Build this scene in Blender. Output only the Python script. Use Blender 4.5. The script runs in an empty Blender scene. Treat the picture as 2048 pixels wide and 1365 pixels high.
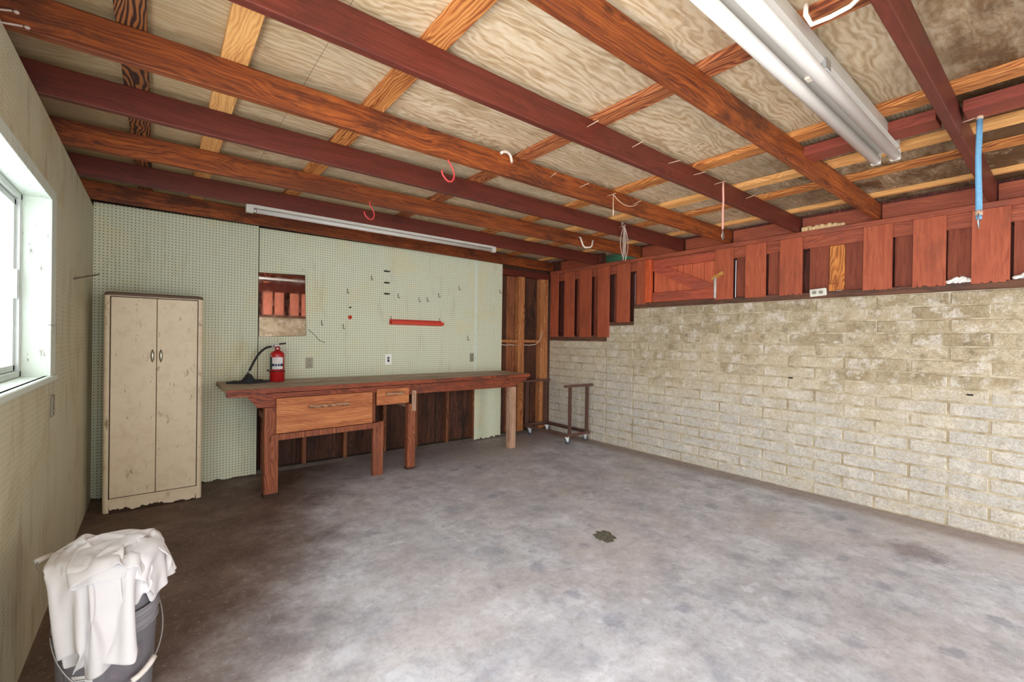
import bpy, bmesh, math, random
import numpy as np
from mathutils import Vector, Matrix, Euler
random.seed(7)
S = bpy.context.scene
COL = S.collection
W = 5.23            # room width, left wall x=0, right wall x=W; back wall y=0; camera towards -y
ZB = 2.464          # underside of the ceiling beams
ZT = 2.604          # top of the beams

# ------------------------------------------------------------------ helpers
def lin(r, g, b):
    f = lambda c: (c/255/12.92) if c/255 <= .04045 else ((c/255+.055)/1.055)**2.4
    return (f(r), f(g), f(b), 1)

class MB:
    """collects shapes, builds ONE mesh object"""
    def __init__(s): s.v = []; s.f = []; s.sm = []
    def add(s, v, f, smooth=False):
        o = len(s.v); s.v += [tuple(p) for p in v]
        s.f += [tuple(i+o for i in q) for q in f]; s.sm += [smooth]*len(f); return s
    def box(s, x0, x1, y0, y1, z0, z1, bev=0.0, M=None, seg=1):
        bm = bmesh.new(); bmesh.ops.create_cube(bm, size=1)
        for v in bm.verts:
            v.co = Vector(((x0+x1)/2+v.co.x*(x1-x0), (y0+y1)/2+v.co.y*(y1-y0), (z0+z1)/2+v.co.z*(z1-z0)))
        if bev > 0:
            bmesh.ops.bevel(bm, geom=list(bm.edges), offset=bev, segments=seg, affect='EDGES', profile=.5)
        bm.verts.index_update()
        vs = [(M @ v.co if M else v.co.copy()) for v in bm.verts]
        s.add(vs, [[v.index for v in f.verts] for f in bm.faces]); bm.free(); return s
    def prism(s, poly, axis, a, b):
        """poly: 2-D outline in the two other axes, extruded along axis from a to b"""
        n = len(poly); P = []
        for t in (a, b):
            for (p, q) in poly:
                P.append({'x': (t, p, q), 'y': (p, t, q), 'z': (p, q, t)}[axis])
        F = [list(range(n)), list(range(2*n-1, n-1, -1))] + [[i, i+n, (i+1) % n+n, (i+1) % n] for i in range(n)]
        return s.add(P, F)
    def tube(s, pts, r, n=10, cap=True):
        pts = [Vector(p) for p in pts]; rr = r if isinstance(r, (list, tuple)) else [r]*len(pts)
        V = []; F = []; up = None
        for i, p in enumerate(pts):
            t = (pts[min(i+1, len(pts)-1)]-pts[max(i-1, 0)]).normalized()
            if up is None:
                up = Vector((0, 0, 1)) if abs(t.z) < .9 else Vector((1, 0, 0))
            u = (up - t*up.dot(t)).normalized(); w = t.cross(u); up = u
            for k in range(n):
                a = 2*math.pi*k/n; V.append(p+(u*math.cos(a)+w*math.sin(a))*rr[i])
        for i in range(len(pts)-1):
            for k in range(n):
                F.append((i*n+k, i*n+(k+1) % n, (i+1)*n+(k+1) % n, (i+1)*n+k))
        if cap:
            F.append(tuple(range(n-1, -1, -1))); F.append(tuple((len(pts)-1)*n+k for k in range(n)))
        return s.add(V, F, True)
    def lathe(s, c, prof, n=40, a0=0, a1=2*math.pi, M=None, smooth=True):
        """prof: list of (r,z) around vertical axis through c"""
        full = abs(a1-a0-2*math.pi) < 1e-6; m = n if full else n+1; V = []; F = []
        for (r, z) in prof:
            for k in range(m):
                a = a0+(a1-a0)*k/n
                p = Vector((r*math.cos(a), r*math.sin(a), z)); p = (M @ p) if M else p
                V.append(p+Vector(c))
        for i in range(len(prof)-1):
            for k in range(n):
                k2 = (k+1) % m if full else k+1
                F.append((i*m+k, i*m+k2, (i+1)*m+k2, (i+1)*m+k))
        if full and prof[0][0] > 1e-5: F.append(tuple(range(m-1, -1, -1)))
        if full and prof[-1][0] > 1e-5: F.append(tuple((len(prof)-1)*m+k for k in range(m)))
        return s.add(V, F, smooth)
    def sphere(s, c, rx, ry, rz, n=14):
        prof = [(math.sin(math.pi*i/n), -math.cos(math.pi*i/n)) for i in range(n+1)]
        M = Matrix.Diagonal((rx, ry, rz)); return s.lathe(c, prof, n=2*n, M=M)
    def build(s, name, mat, parent=None):
        off = Vector((0, 0, 0))
        if parent is not None:
            q = parent
            while q is not None: off += q.location; q = q.parent
        me = bpy.data.meshes.new(name)
        me.from_pydata([tuple(Vector(p)-off) for p in s.v], [], s.f)
        bm = bmesh.new(); bm.from_mesh(me); bmesh.ops.recalc_face_normals(bm, faces=bm.faces); bm.to_mesh(me); bm.free()
        me.polygons.foreach_set('use_smooth', s.sm)
        me.materials.append(mat)
        o = bpy.data.objects.new(name, me); COL.objects.link(o)
        if parent is not None: o.parent = parent
        return o

def tag(o, label, cat, group=None):
    o['label'] = label; o['category'] = cat
    if group: o['group'] = group
    return o
def struct(o): o['kind'] = 'structure'; return o
def thing(name, label, cat, loc=(0, 0, 0), group=None):
    o = bpy.data.objects.new(name, None); COL.objects.link(o); o.location = loc; o.empty_display_size = .05
    return tag(o, label, cat, group)
def bez(p0, p1, p2, p3, n=12):
    P = [Vector(p) for p in (p0, p1, p2, p3)]; out = []
    for i in range(n+1):
        t = i/n; u = 1-t; out.append(P[0]*u**3+P[1]*3*u*u*t+P[2]*3*u*t*t+P[3]*t**3)
    return out

# ------------------------------------------------------------------ node material helper
class NT:
    def __init__(s, name):
        s.m = bpy.data.materials.new(name); s.m.use_nodes = True; s.t = s.m.node_tree; s.n = s.t.nodes; s.l = s.t.links
        s.n.clear(); s.out = s.n.new('ShaderNodeOutputMaterial'); s.b = s.n.new('ShaderNodeBsdfPrincipled')
        s.l.new(s.b.outputs[0], s.out.inputs[0]); s._tc = None
    def put(s, sock, v):
        if v is None: return
        if hasattr(v, 'is_output') or isinstance(v, bpy.types.NodeSocket): s.l.new(v, sock)
        else: sock.default_value = v
    def coord(s):
        if s._tc is None: s._tc = s.n.new('ShaderNodeTexCoord').outputs['Object']
        return s._tc
    def world(s):
        return s.n.new('ShaderNodeNewGeometry').outputs['Position']
    def island(s): return s.n.new('ShaderNodeNewGeometry').outputs['Random Per Island']
    def objrand(s): return s.n.new('ShaderNodeObjectInfo').outputs['Random']
    def mapv(s, v, scale=(1, 1, 1), loc=(0, 0, 0)):
        q = s.n.new('ShaderNodeMapping'); s.put(q.inputs['Vector'], v); s.put(q.inputs['Scale'], scale); s.put(q.inputs['Location'], loc); return q.outputs[0]
    def noise(s, v, scale=5, detail=4, rough=.55, dist=0, color=False):
        q = s.n.new('ShaderNodeTexNoise'); s.put(q.inputs['Vector'], v); s.put(q.inputs['Scale'], scale); s.put(q.inputs['Detail'], detail)
        s.put(q.inputs['Roughness'], rough); s.put(q.inputs['Distortion'], dist); return q.outputs['Color' if color else 'Fac']
    def vor(s, v, scale=5, out='Distance', feature='F1'):
        q = s.n.new('ShaderNodeTexVoronoi'); q.feature = feature; s.put(q.inputs['Vector'], v); s.put(q.inputs['Scale'], scale); return q.outputs[out]
    def wave(s, v, scale, dist, detail=2, axis='X', dscale=1):
        q = s.n.new('ShaderNodeTexWave'); q.bands_direction = axis; s.put(q.inputs['Vector'], v); s.put(q.inputs['Scale'], scale); s.put(q.inputs['Distortion'], dist)
        s.put(q.inputs['Detail'], detail); s.put(q.inputs['Detail Scale'], dscale); return q.outputs['Fac']
    def ramp(s, f, stops, interp='LINEAR'):
        q = s.n.new('ShaderNodeValToRGB'); s.put(q.inputs[0], f); e = q.color_ramp.elements; q.color_ramp.interpolation = interp
        while len(e) < len(stops): e.new(.5)
        for el, (p, c) in zip(e, stops):
            el.position = p; el.color = (c, c, c, 1) if isinstance(c, (int, float)) else c
        return q.outputs[0]
    def mix(s, f, a, b, mode='MIX'):
        q = s.n.new('ShaderNodeMix'); q.data_type = 'RGBA'; q.blend_type = mode; q.clamp_factor = True
        s.put(q.inputs[0], f); s.put(q.inputs[6], a); s.put(q.inputs[7], b); return q.outputs[2]
    def math(s, op, a, b=None, c=None, clamp=False):
        q = s.n.new('ShaderNodeMath'); q.operation = op; q.use_clamp = clamp; s.put(q.inputs[0], a); s.put(q.inputs[1], b)
        if c is not None: s.put(q.inputs[2], c)
        return q.outputs[0]
    def vmath(s, op, a, b=None):
        q = s.n.new('ShaderNodeVectorMath'); q.operation = op; s.put(q.inputs[0], a); s.put(q.inputs[1], b); return q.outputs[0]
    def sep(s, v):
        q = s.n.new('ShaderNodeSeparateXYZ'); s.put(q.inputs[0], v); return q.outputs
    def comb(s, x=0., y=0., z=0.):
        q = s.n.new('ShaderNodeCombineXYZ'); s.put(q.inputs[0], x); s.put(q.inputs[1], y); s.put(q.inputs[2], z); return q.outputs[0]
    def sstep(s, v, a, b):
        q = s.n.new('ShaderNodeMapRange'); q.interpolation_type = 'SMOOTHSTEP'; s.put(q.inputs[0], v); s.put(q.inputs[1], a); s.put(q.inputs[2], b); return q.outputs[0]
    def bump(s, h, strength=.3, dist=.01):
        q = s.n.new('ShaderNodeBump'); s.put(q.inputs['Height'], h); s.put(q.inputs['Strength'], strength); s.put(q.inputs['Distance'], dist); s.l.new(q.outputs[0], s.b.inputs['Normal'])
    def fin(s, col, rough=.7, metal=0, spec=.4):
        s.put(s.b.inputs['Base Color'], col); s.put(s.b.inputs['Roughness'], rough); s.put(s.b.inputs['Metallic'], metal); s.put(s.b.inputs['Specular IOR Level'], spec); return s.m

def wood(name, axis, cols, knots=.5, rough=.7, grain=1.0, dirt=(.12, lin(35, 22, 15)), wear=None, spec=.35, fig=.3, big=.35):
    """stretched-grain timber; cols = light, mid, dark"""
    t = NT(name); v = t.coord()
    r = t.objrand(); off = t.vmath('SCALE', t.comb(r, t.math('MULTIPLY', r, 3.7), t.math('MULTIPLY', r, 7.1))); off.node.inputs['Scale'].default_value = 9
    v = t.vmath('ADD', v, off)
    K = lambda q: {'x': (q, 1, 1), 'y': (1, q, 1), 'z': (1, 1, q)}[axis]
    warp = t.noise(t.mapv(v, K(.3)), 4, 3, .55, .2)
    w3 = t.comb(t.math('MULTIPLY', warp, .10), t.math('MULTIPLY', warp, .10), t.math('MULTIPLY', warp, .10))
    g = t.wave(t.vmath('ADD', t.mapv(v, K(.05)), w3), 34*grain, 2.2, 3, 'DIAGONAL', 1.2)
    coarse = t.noise(t.vmath('ADD', t.mapv(v, K(.05)), w3), 38*grain, 5, .65)
    fine = t.noise(t.mapv(v, K(.025)), 190*grain, 3, .6)
    f = t.math('ADD', t.math('ADD', t.math('MULTIPLY', g, fig), t.math('MULTIPLY', coarse, .72-fig*.5)), t.math('MULTIPLY', fine, .28-fig*.5))
    c = t.ramp(f, [(.37, cols[2]), (.5, cols[1]), (.63, cols[0])])
    bg = t.noise(t.mapv(v, K(.22)), 2.6, 5, .68, .3)
    c = t.mix(t.ramp(bg, [(.36, big), (.6, 0.)]), c, cols[2])
    kn = t.ramp(t.vor(t.mapv(v, K(.5)), 2.3), [(.015, 1.), (.05, 0.)])
    c = t.mix(t.math('MULTIPLY', kn, knots), c, tuple(x*.35 for x in cols[2][:3])+(1,))
    if dirt:
        d = t.ramp(t.noise(t.mapv(v, K(.5)), 3.4, 8, .74, .3), [(.51, 0.), (.62, 1.)])
        c = t.mix(t.math('MULTIPLY', d, dirt[0]), c, dirt[1])
    if wear:
        wv = t.ramp(t.noise(t.mapv(v, K(.12)), 70, 6, .78), [(wear[1]-.06, 0.), (wear[1]+.03, 1.)])
        c = t.mix(t.math('MULTIPLY', wv, wear[0]), c, wear[2])
    t.bump(f, .25, .004)
    return t.fin(c, rough, spec=spec)

def paint(name, col, rough=.5, dirt=.0, dcol=lin(70, 50, 35), scale=6, spec=.4, metal=0, specks=0):
    t = NT(name); v = t.coord()
    c = t.mix(t.noise(v, scale, 5, .65), tuple(x*.85 for x in col[:3])+(1,), tuple(min(1, x*1.12) for x in col[:3])+(1,))
    if dirt:
        d = t.ramp(t.noise(v, scale*.8, 7, .72, .5), [(.5, 0.), (.75, 1.)]); c = t.mix(t.math('MULTIPLY', d, dirt), c, dcol)
    if specks:
        d = t.ramp(t.noise(v, scale*9, 3, .6), [(.70, 0.), (.74, 1.)]); c = t.mix(t.math('MULTIPLY', d, specks), c, tuple(x*.4 for x in dcol[:3])+(1,))
    return t.fin(c, rough, metal, spec)

# ------------------------------------------------------------------ materials
M = {}
ORG = (lin(164, 88, 34), lin(136, 66, 25), lin(84, 38, 18))
M['beam_orange'] = wood('beam_orange_wood', 'x', ORG, .8, .6, dirt=(.6, lin(48, 24, 18)), fig=.1, big=.7)
M['beam_maroon'] = wood('beam_maroon_paint', 'x', (lin(106, 46, 33), lin(96, 40, 28), lin(82, 34, 24)), .1, .5, dirt=(.5, lin(62, 28, 22)), wear=(.3, .76, lin(150, 95, 80)), fig=.1)
M['maroon_y'] = wood('maroon_paint_y', 'y', (lin(142, 68, 52), lin(132, 60, 44), lin(114, 50, 38)), .1, .55, wear=(.35, .72, lin(160, 105, 90)), fig=.1)
M['purlin_brown'] = wood('purlin_brown_wood', 'y', (lin(160, 100, 54), lin(124, 70, 38), lin(54, 32, 22)), .6, .75, fig=.5)
M['purlin_pale'] = wood('purlin_pale_wood', 'y', (lin(232, 180, 112), lin(222, 164, 98), lin(196, 134, 76)), .7, .7, dirt=(.2, lin(150, 92, 48)), fig=.15, big=.2)
M['purlin_orange'] = wood('purlin_orange_wood', 'y', (lin(214, 150, 84), lin(192, 120, 60), lin(134, 72, 34)), .4, .7, fig=.2)
M['purlin_red'] = wood('purlin_red_wood', 'y', (lin(194, 124, 74), lin(162, 90, 50), lin(100, 50, 30)), .3, .7, fig=.2)
M['stud'] = wood('stud_wood', 'z', (lin(206, 146, 92), lin(184, 118, 70), lin(140, 80, 46)), .7, .75, fig=.2)
M['stud_dark'] = wood('stud_dark_wood', 'z', (lin(150, 96, 62), lin(126, 76, 48), lin(84, 50, 34)), .4, .8, fig=.15)
M['sheath'] = wood('sheathing_dark', 'z', (lin(112, 68, 46), lin(86, 50, 34), lin(50, 32, 24)), .4, .8, dirt=(.7, lin(30, 24, 22)), fig=.15, big=.7)
M['sheath_mid'] = wood('sheathing_mid', 'z', (lin(166, 106, 68), lin(140, 82, 50), lin(100, 58, 36)), .4, .8, dirt=(.3, lin(56, 34, 24)), fig=.2)
M['red_plank'] = wood('red_plank_paint', 'z', (lin(186, 100, 68), lin(174, 88, 58), lin(150, 70, 46)), .12, .62, grain=1.2, dirt=(.45, lin(122, 66, 46)), wear=(.4, .74, lin(206, 150, 128)), fig=.0, big=.4)
M['red_recess'] = wood('red_recess_paint', 'z', (lin(158, 84, 58), lin(140, 70, 47), lin(112, 53, 37)), .1, .7, grain=1.2, dirt=(.4, lin(98, 50, 42)), wear=(.4, .70, lin(186, 130, 110)), fig=.0)
M['red_y'] = wood('red_paint_y', 'y', (lin(176, 96, 66), lin(160, 82, 56), lin(132, 64, 44)), .1, .62, dirt=(.5, lin(124, 72, 60)), wear=(.4, .68, lin(204, 154, 134)), fig=.1)
M['sill_brown'] = wood('sill_brown_paint', 'y', (lin(122, 84, 64), lin(104, 68, 51), lin(74, 50, 40)), .1, .75, dirt=(.7, lin(66, 52, 44)), wear=(.3, .68, lin(150, 122, 104)), fig=.1)
M['hatch'] = wood('hatch_orange_red', 'z', (lin(214, 118, 80), lin(204, 104, 70), lin(186, 88, 58)), .6, .62, wear=(.3, .76, lin(222, 158, 132)), fig=.05, big=.3)
M['hatch_y'] = wood('hatch_rail_shaded', 'y', (lin(196, 98, 70), lin(182, 86, 62), lin(152, 70, 52)), .2, .62, dirt=(.4, lin(122, 76, 62)), fig=.1)  # same red as the hatch boards, darkened to paint in their shading
M['post_red'] = wood('post_orange_red', 'z', (lin(222, 104, 58), lin(206, 90, 48), lin(178, 74, 42)), .2, .6, fig=.1)
M['front_plank'] = wood('front_plank_brightened', 'z', (lin(224, 146, 120), lin(212, 130, 104), lin(190, 108, 84)), .12, .62, fig=.1)  # paler copy of the plank paint, making up for light missing behind the camera
M['red_dark'] = wood('dark_red_siding', 'z', (lin(120, 64, 52), lin(98, 50, 40), lin(66, 36, 30)), .1, .75, fig=.1)
M['orange_board'] = wood('orange_raw_board', 'z', (lin(222, 148, 74), lin(202, 122, 56), lin(150, 82, 38)), .6, .6, fig=.2)
M['bench_red'] = wood('bench_red_paint', 'x', (lin(166, 86, 54), lin(144, 68, 41), lin(100, 46, 30)), .3, .55, dirt=(.7, lin(82, 50, 38)), wear=(.4, .72, lin(200, 140, 108)), fig=.2)
M['bench_top'] = wood('bench_top_grey_wood', 'x', (lin(206, 188, 166), lin(186, 166, 144), lin(150, 130, 112)), .2, .6, dirt=(.5, lin(128, 108, 92)), wear=(.3, .72, lin(218, 200, 180)), fig=.1)
M['bench_leg'] = wood('bench_leg_wood', 'z', (lin(168, 102, 68), lin(146, 80, 52), lin(108, 57, 38)), .3, .65, dirt=(.35, lin(96, 62, 50)), wear=(.3, .72, lin(208, 156, 126)), fig=.15)
M['bench_leg_pale'] = wood('bench_leg_weathered', 'z', (lin(216, 178, 148), lin(194, 154, 126), lin(150, 114, 94)), .3, .75, dirt=(.3, lin(124, 102, 88)), fig=.15)
M['drawer'] = wood('drawer_wood', 'x', (lin(208, 138, 86), lin(188, 114, 66), lin(152, 84, 48)), .8, .55, grain=.8, dirt=(.5, lin(150, 84, 56)), wear=(.2, .74, lin(226, 176, 136)), fig=.1, big=.3)
M['stick'] = wood('stick_wood', 'x', (lin(206, 164, 124), lin(180, 134, 98), lin(134, 92, 66)), .1, .6)
M['block_yellow'] = wood('yellow_wood', 'y', (lin(222, 170, 92), lin(206, 148, 72), lin(160, 104, 48)), .1, .6)
M['dolly'] = paint('rusty_angle_iron', lin(112, 82, 72), .6, .45, lin(88, 52, 40), 8, .5, .35)
M['steel'] = paint('galvanised_steel', lin(196, 196, 196), .38, .2, lin(110, 104, 98), 30, .5, .85)
M['rubber'] = paint('black_rubber', lin(38, 38, 40), .7, .2, lin(80, 78, 74), 20)
M['wheel'] = paint('grey_rubber', lin(78, 80, 84), .6, .3, lin(120, 116, 110), 40)
M['white_enamel'] = paint('white_enamel', lin(196, 191, 182), .35, .06, lin(190, 176, 156), 5)
M['tube_glass'] = paint('white_tube', lin(200, 195, 188), .3, .03, lin(210, 205, 200), 4)
M['ext_red'] = paint('extinguisher_red', lin(178, 28, 32), .3, .1, lin(110, 30, 26), 12, .5)
M['label_white'] = paint('label_white', lin(230, 228, 226), .5, .1, lin(180, 170, 165), 60)
M['navy'] = paint('label_navy', lin(36, 52, 82), .5)
M['ink'] = paint('print_ink', lin(60, 60, 66), .6)
M['ink_pink'] = paint('print_pink', lin(206, 150, 156), .6)
M['dark_label'] = paint('label_dark_green', lin(46, 62, 52), .5, .3, lin(70, 86, 72), 60)
M['red_plastic'] = paint('red_plastic', lin(206, 52, 22), .4, .1, lin(120, 30, 20), 10)
M['red_vinyl'] = paint('red_vinyl', lin(214, 70, 70), .4)
M['white_vinyl'] = paint('white_vinyl', lin(236, 222, 206), .45, .15, lin(190, 160, 130), 20)
M['cord'] = paint('dusty_cord', lin(214, 184, 156), .8, .3, lin(140, 110, 88), 40)
M['pink_cord'] = paint('pink_cord', lin(216, 158, 142), .8, .3, lin(160, 110, 96), 40)
M['grey_wire'] = paint('grey_wire', lin(178, 160, 148), .5, .2, lin(110, 96, 88), 40)
M['blue'] = paint('blue_rubber', lin(104, 158, 194), .6, .35, lin(170, 200, 220), 60)
M['nail'] = paint('dusty_nail', lin(196, 166, 142), .6, .3, lin(120, 90, 70), 60, .5, .3)
M['pin'] = paint('dark_hook', lin(70, 66, 56), .5, 0, metal=.6)
M['ivory'] = paint('ivory_plate', lin(224, 222, 208), .4, .1, lin(180, 170, 150), 20)
M['plate_white'] = paint('plate_white', lin(244, 244, 240), .35, .05)
M['grime'] = paint('grimy_plate', lin(88, 76, 68), .9, .6, lin(52, 44, 40), 9)
M['outlet_grey'] = paint('outlet_grey', lin(150, 146, 128), .45, .3, lin(96, 92, 80), 40, metal=.3)
M['dark'] = paint('dark_slot', lin(30, 28, 26), .7)
M['fluff'] = paint('white_fluff', lin(244, 240, 234), .9, .1, lin(210, 196, 180), 30)
M['rotten'] = paint('rotten_pale_wood', lin(220, 186, 140), .85, .5, lin(150, 96, 56), 16)
M['green_sheet'] = paint('green_corrugated', lin(120, 190, 150), .5, .2, lin(70, 130, 100), 12)
M['alu'] = paint('aluminium_frame', lin(206, 210, 206), .4, .25, lin(150, 150, 140), 14, .5, .5)
M['grout_pit'] = paint('floor_pit', lin(92, 92, 78), .9, .7, lin(170, 168, 146), 40)
M['cabinet_top'] = paint('cabinet_top_brown', lin(110, 88, 72), .6, .4, lin(70, 54, 44), 9)
M['silver'] = paint('worn_chrome', lin(170, 168, 150), .28, .25, lin(70, 66, 52), 40, .5, .9)
M['bucket'] = paint('grey_bucket', lin(150, 148, 154), .5, .15, lin(110, 108, 110), 8)
M['bucket_label'] = paint('bucket_label_grey', lin(116, 110, 116), .6, .5, lin(150, 142, 140), 50)
M['grip'] = paint('white_grip', lin(234, 228, 220), .45)
M['rag'] = paint('black_rag', lin(52, 54, 58), .95, .4, lin(92, 94, 98), 24)
M['dark_frame'] = paint('mirror_edge', lin(60, 50, 40), .6)

def m_mirror():
    t = NT('old_mirror'); v = t.coord(); d = t.ramp(t.noise(v, 9, 6, .7), [(.45, .02), (.8, .10)])
    return t.fin((.95, .91, .88, 1), d, 1.0)
M['mirror'] = m_mirror()

def m_floor():
    t = NT('stained_concrete'); v = t.coord()
    n1 = t.noise(v, .8, 6, .62, .2); n2 = t.noise(v, 2.6, 9, .70, .15); n3 = t.noise(v, 13, 7, .72); n4 = t.noise(t.vmath('ADD', v, (7.3, 2.1, 0)), 4.6, 8, .72, .1)
    base = t.ramp(n2, [(.3, lin(164, 166, 172)), (.46, lin(188, 190, 196)), (.6, lin(206, 210, 217)), (.74, lin(222, 227, 236))])
    base = t.mix(t.ramp(n4, [(.36, .8), (.50, 0.)]), base, lin(156, 160, 172))
    base = t.mix(t.ramp(n4, [(.56, 0.), (.66, .7)]), base, lin(224, 226, 234))
    base = t.mix(t.ramp(n1, [(.48, 0.), (.66, .55)]), base, lin(194, 184, 178))
    sp_ = t.math('ADD', t.vor(v, 3.1), t.math('MULTIPLY', t.math('SUBTRACT', n3, .5), .5))
    base = t.mix(t.ramp(sp_, [(.10, .6), (.20, 0.)]), base, lin(142, 146, 162))
    base = t.mix(t.ramp(n3, [(.36, .35), (.52, 0.)]), base, lin(150, 142, 142))
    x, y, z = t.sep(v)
    # brown stain with shade painted in, along the left and the back walls
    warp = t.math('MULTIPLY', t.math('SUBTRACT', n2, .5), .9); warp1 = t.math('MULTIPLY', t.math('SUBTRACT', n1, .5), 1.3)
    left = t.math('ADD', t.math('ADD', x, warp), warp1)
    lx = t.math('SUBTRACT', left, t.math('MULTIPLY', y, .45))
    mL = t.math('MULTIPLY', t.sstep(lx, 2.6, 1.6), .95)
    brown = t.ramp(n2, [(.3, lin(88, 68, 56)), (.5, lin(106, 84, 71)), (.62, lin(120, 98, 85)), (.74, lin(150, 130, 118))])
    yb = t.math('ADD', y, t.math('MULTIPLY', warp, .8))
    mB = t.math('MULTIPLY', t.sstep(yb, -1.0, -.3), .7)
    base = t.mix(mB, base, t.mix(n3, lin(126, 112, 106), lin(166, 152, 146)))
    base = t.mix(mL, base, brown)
    mR = t.math('MULTIPLY', t.sstep(t.math('ADD', x, t.math('MULTIPLY', warp, .12)), W-.34, W-.14), .8)
    base = t.mix(mR, base, t.mix(n3, lin(122, 104, 94), lin(170, 154, 144)))
    d = t.vmath('SUBTRACT', v, (4.46, -4.45, 0)); q = t.n.new('ShaderNodeVectorMath'); q.operation = 'LENGTH'; t.l.new(d, q.inputs[0])
    ds = t.math('ADD', q.outputs['Value'], t.math('MULTIPLY', t.math('SUBTRACT', n3, .5), .3))
    base = t.mix(t.math('MULTIPLY', t.sstep(ds, .24, .06), .6), base, lin(112, 98, 98))
    sp = t.ramp(t.noise(v, 55, 4, .7), [(.26, 1.), (.33, 0.)]); base = t.mix(t.math('MULTIPLY', sp, .5), base, lin(100, 94, 92))
    fs = t.noise(t.mapv(v, (1, 1, 1)), 38, 8, .8); base = t.mix(t.ramp(fs, [(.56, 0.), (.64, .30)]), base, lin(228, 230, 236)); base = t.mix(t.ramp(fs, [(.36, .32), (.45, 0.)]), base, lin(110, 104, 104))
    t.bump(t.math('ADD', n3, t.math('MULTIPLY', t.noise(v, 90, 3), .3)), .12, .006)
    return t.fin(base, t.ramp(n2, [(.3, .75), (.7, .5)]), spec=.3)
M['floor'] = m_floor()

def m_block():
    t = NT('old_cream_block'); v = t.coord(); r = t.island(); x, y, z = t.sep(v)
    ro = t.comb(t.math('MULTIPLY', r, 31.), t.math('MULTIPLY', r, 17.), t.math('MULTIPLY', r, 5.)); vb = t.vmath('ADD', v, ro)
    n = t.noise(v, 1.5, 6, .62, .2); n2 = t.noise(v, 30, 6, .74); n3 = t.noise(v, 4.4, 8, .72, .15); nb = t.noise(vb, 7, 6, .7)
    c = t.mix(r, lin(210, 194, 164), lin(224, 213, 188))
    c = t.mix(t.ramp(nb, [(.45, 0.), (.62, .55)]), c, lin(192, 172, 138))
    zz = t.math('ADD', z, t.math('MULTIPLY', t.math('SUBTRACT', n, .5), 1.5)); zz = t.math('ADD', zz, t.math('MULTIPLY', t.math('SUBTRACT', r, .5), .25))
    lime = t.sstep(zz, 1.10, .55)
    c = t.mix(t.math('MULTIPLY', lime, t.ramp(n3, [(.35, .35), (.55, .9)])), c, t.mix(n2, lin(190, 188, 182), lin(218, 216, 210)))
    up = t.math('MULTIPLY', t.sstep(zz, .95, 1.3), t.sstep(y, -.6, -2.6))
    st = t.math('MULTIPLY', up, t.ramp(t.math('ADD', t.math('MULTIPLY', nb, .7), t.math('MULTIPLY', r, .35)), [(.38, .1), (.66, .8)]))
    c = t.mix(st, c, lin(156, 137, 100))
    dk = t.ramp(t.noise(t.vmath('ADD', vb, (11, 0, 4)), 8, 8, .76, .2), [(.50, 0.), (.66, .8)]); c = t.mix(t.math('MULTIPLY', dk, t.math('ADD', t.math('MULTIPLY', up, .75), .25)), c, lin(118, 104, 80))
    w = t.ramp(t.noise(t.vmath('ADD', v, (2, 8, 1)), 6.5, 9, .76, .1), [(.51, 0.), (.60, .8)]); c = t.mix(w, c, lin(230, 223, 210))
    gr = t.ramp(t.noise(t.vmath('ADD', v, (5, 1, 3)), 9, 8, .76), [(.56, 0.), (.68, .5)]); c = t.mix(t.math('MULTIPLY', gr, lime), c, lin(164, 162, 158))
    c = t.mix(t.ramp(n2, [(.38, .45), (.5, 0.)]), c, lin(176, 158, 128))
    gz = t.noise(v, 75, 6, .8); c = t.mix(t.ramp(gz, [(.40, .3), (.5, 0.)]), c, lin(150, 134, 106)); c = t.mix(t.ramp(gz, [(.52, 0.), (.62, .3)]), c, lin(236, 230, 218))
    pit = t.ramp(t.noise(v, 150, 4, .75), [(.34, 1.), (.42, 0.)]); c = t.mix(t.math('MULTIPLY', pit, .5), c, lin(120, 106, 84))
    t.bump(t.math('ADD', n2, t.math('MULTIPLY', t.noise(v, 130, 3, .7), .6)), .8, .012)
    return t.fin(c, .9, spec=.2)
M['block'] = m_block()
def m_mortar():
    t = NT('mortar'); v = t.coord(); n = t.noise(v, 8, 6, .7)
    c = t.ramp(n, [(.35, lin(150, 134, 106)), (.5, lin(182, 168, 140)), (.65, lin(206, 196, 174))]); t.bump(t.noise(v, 60, 4), .5, .006)
    return t.fin(c, .95, spec=.2)
M['mortar'] = m_mortar()

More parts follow.
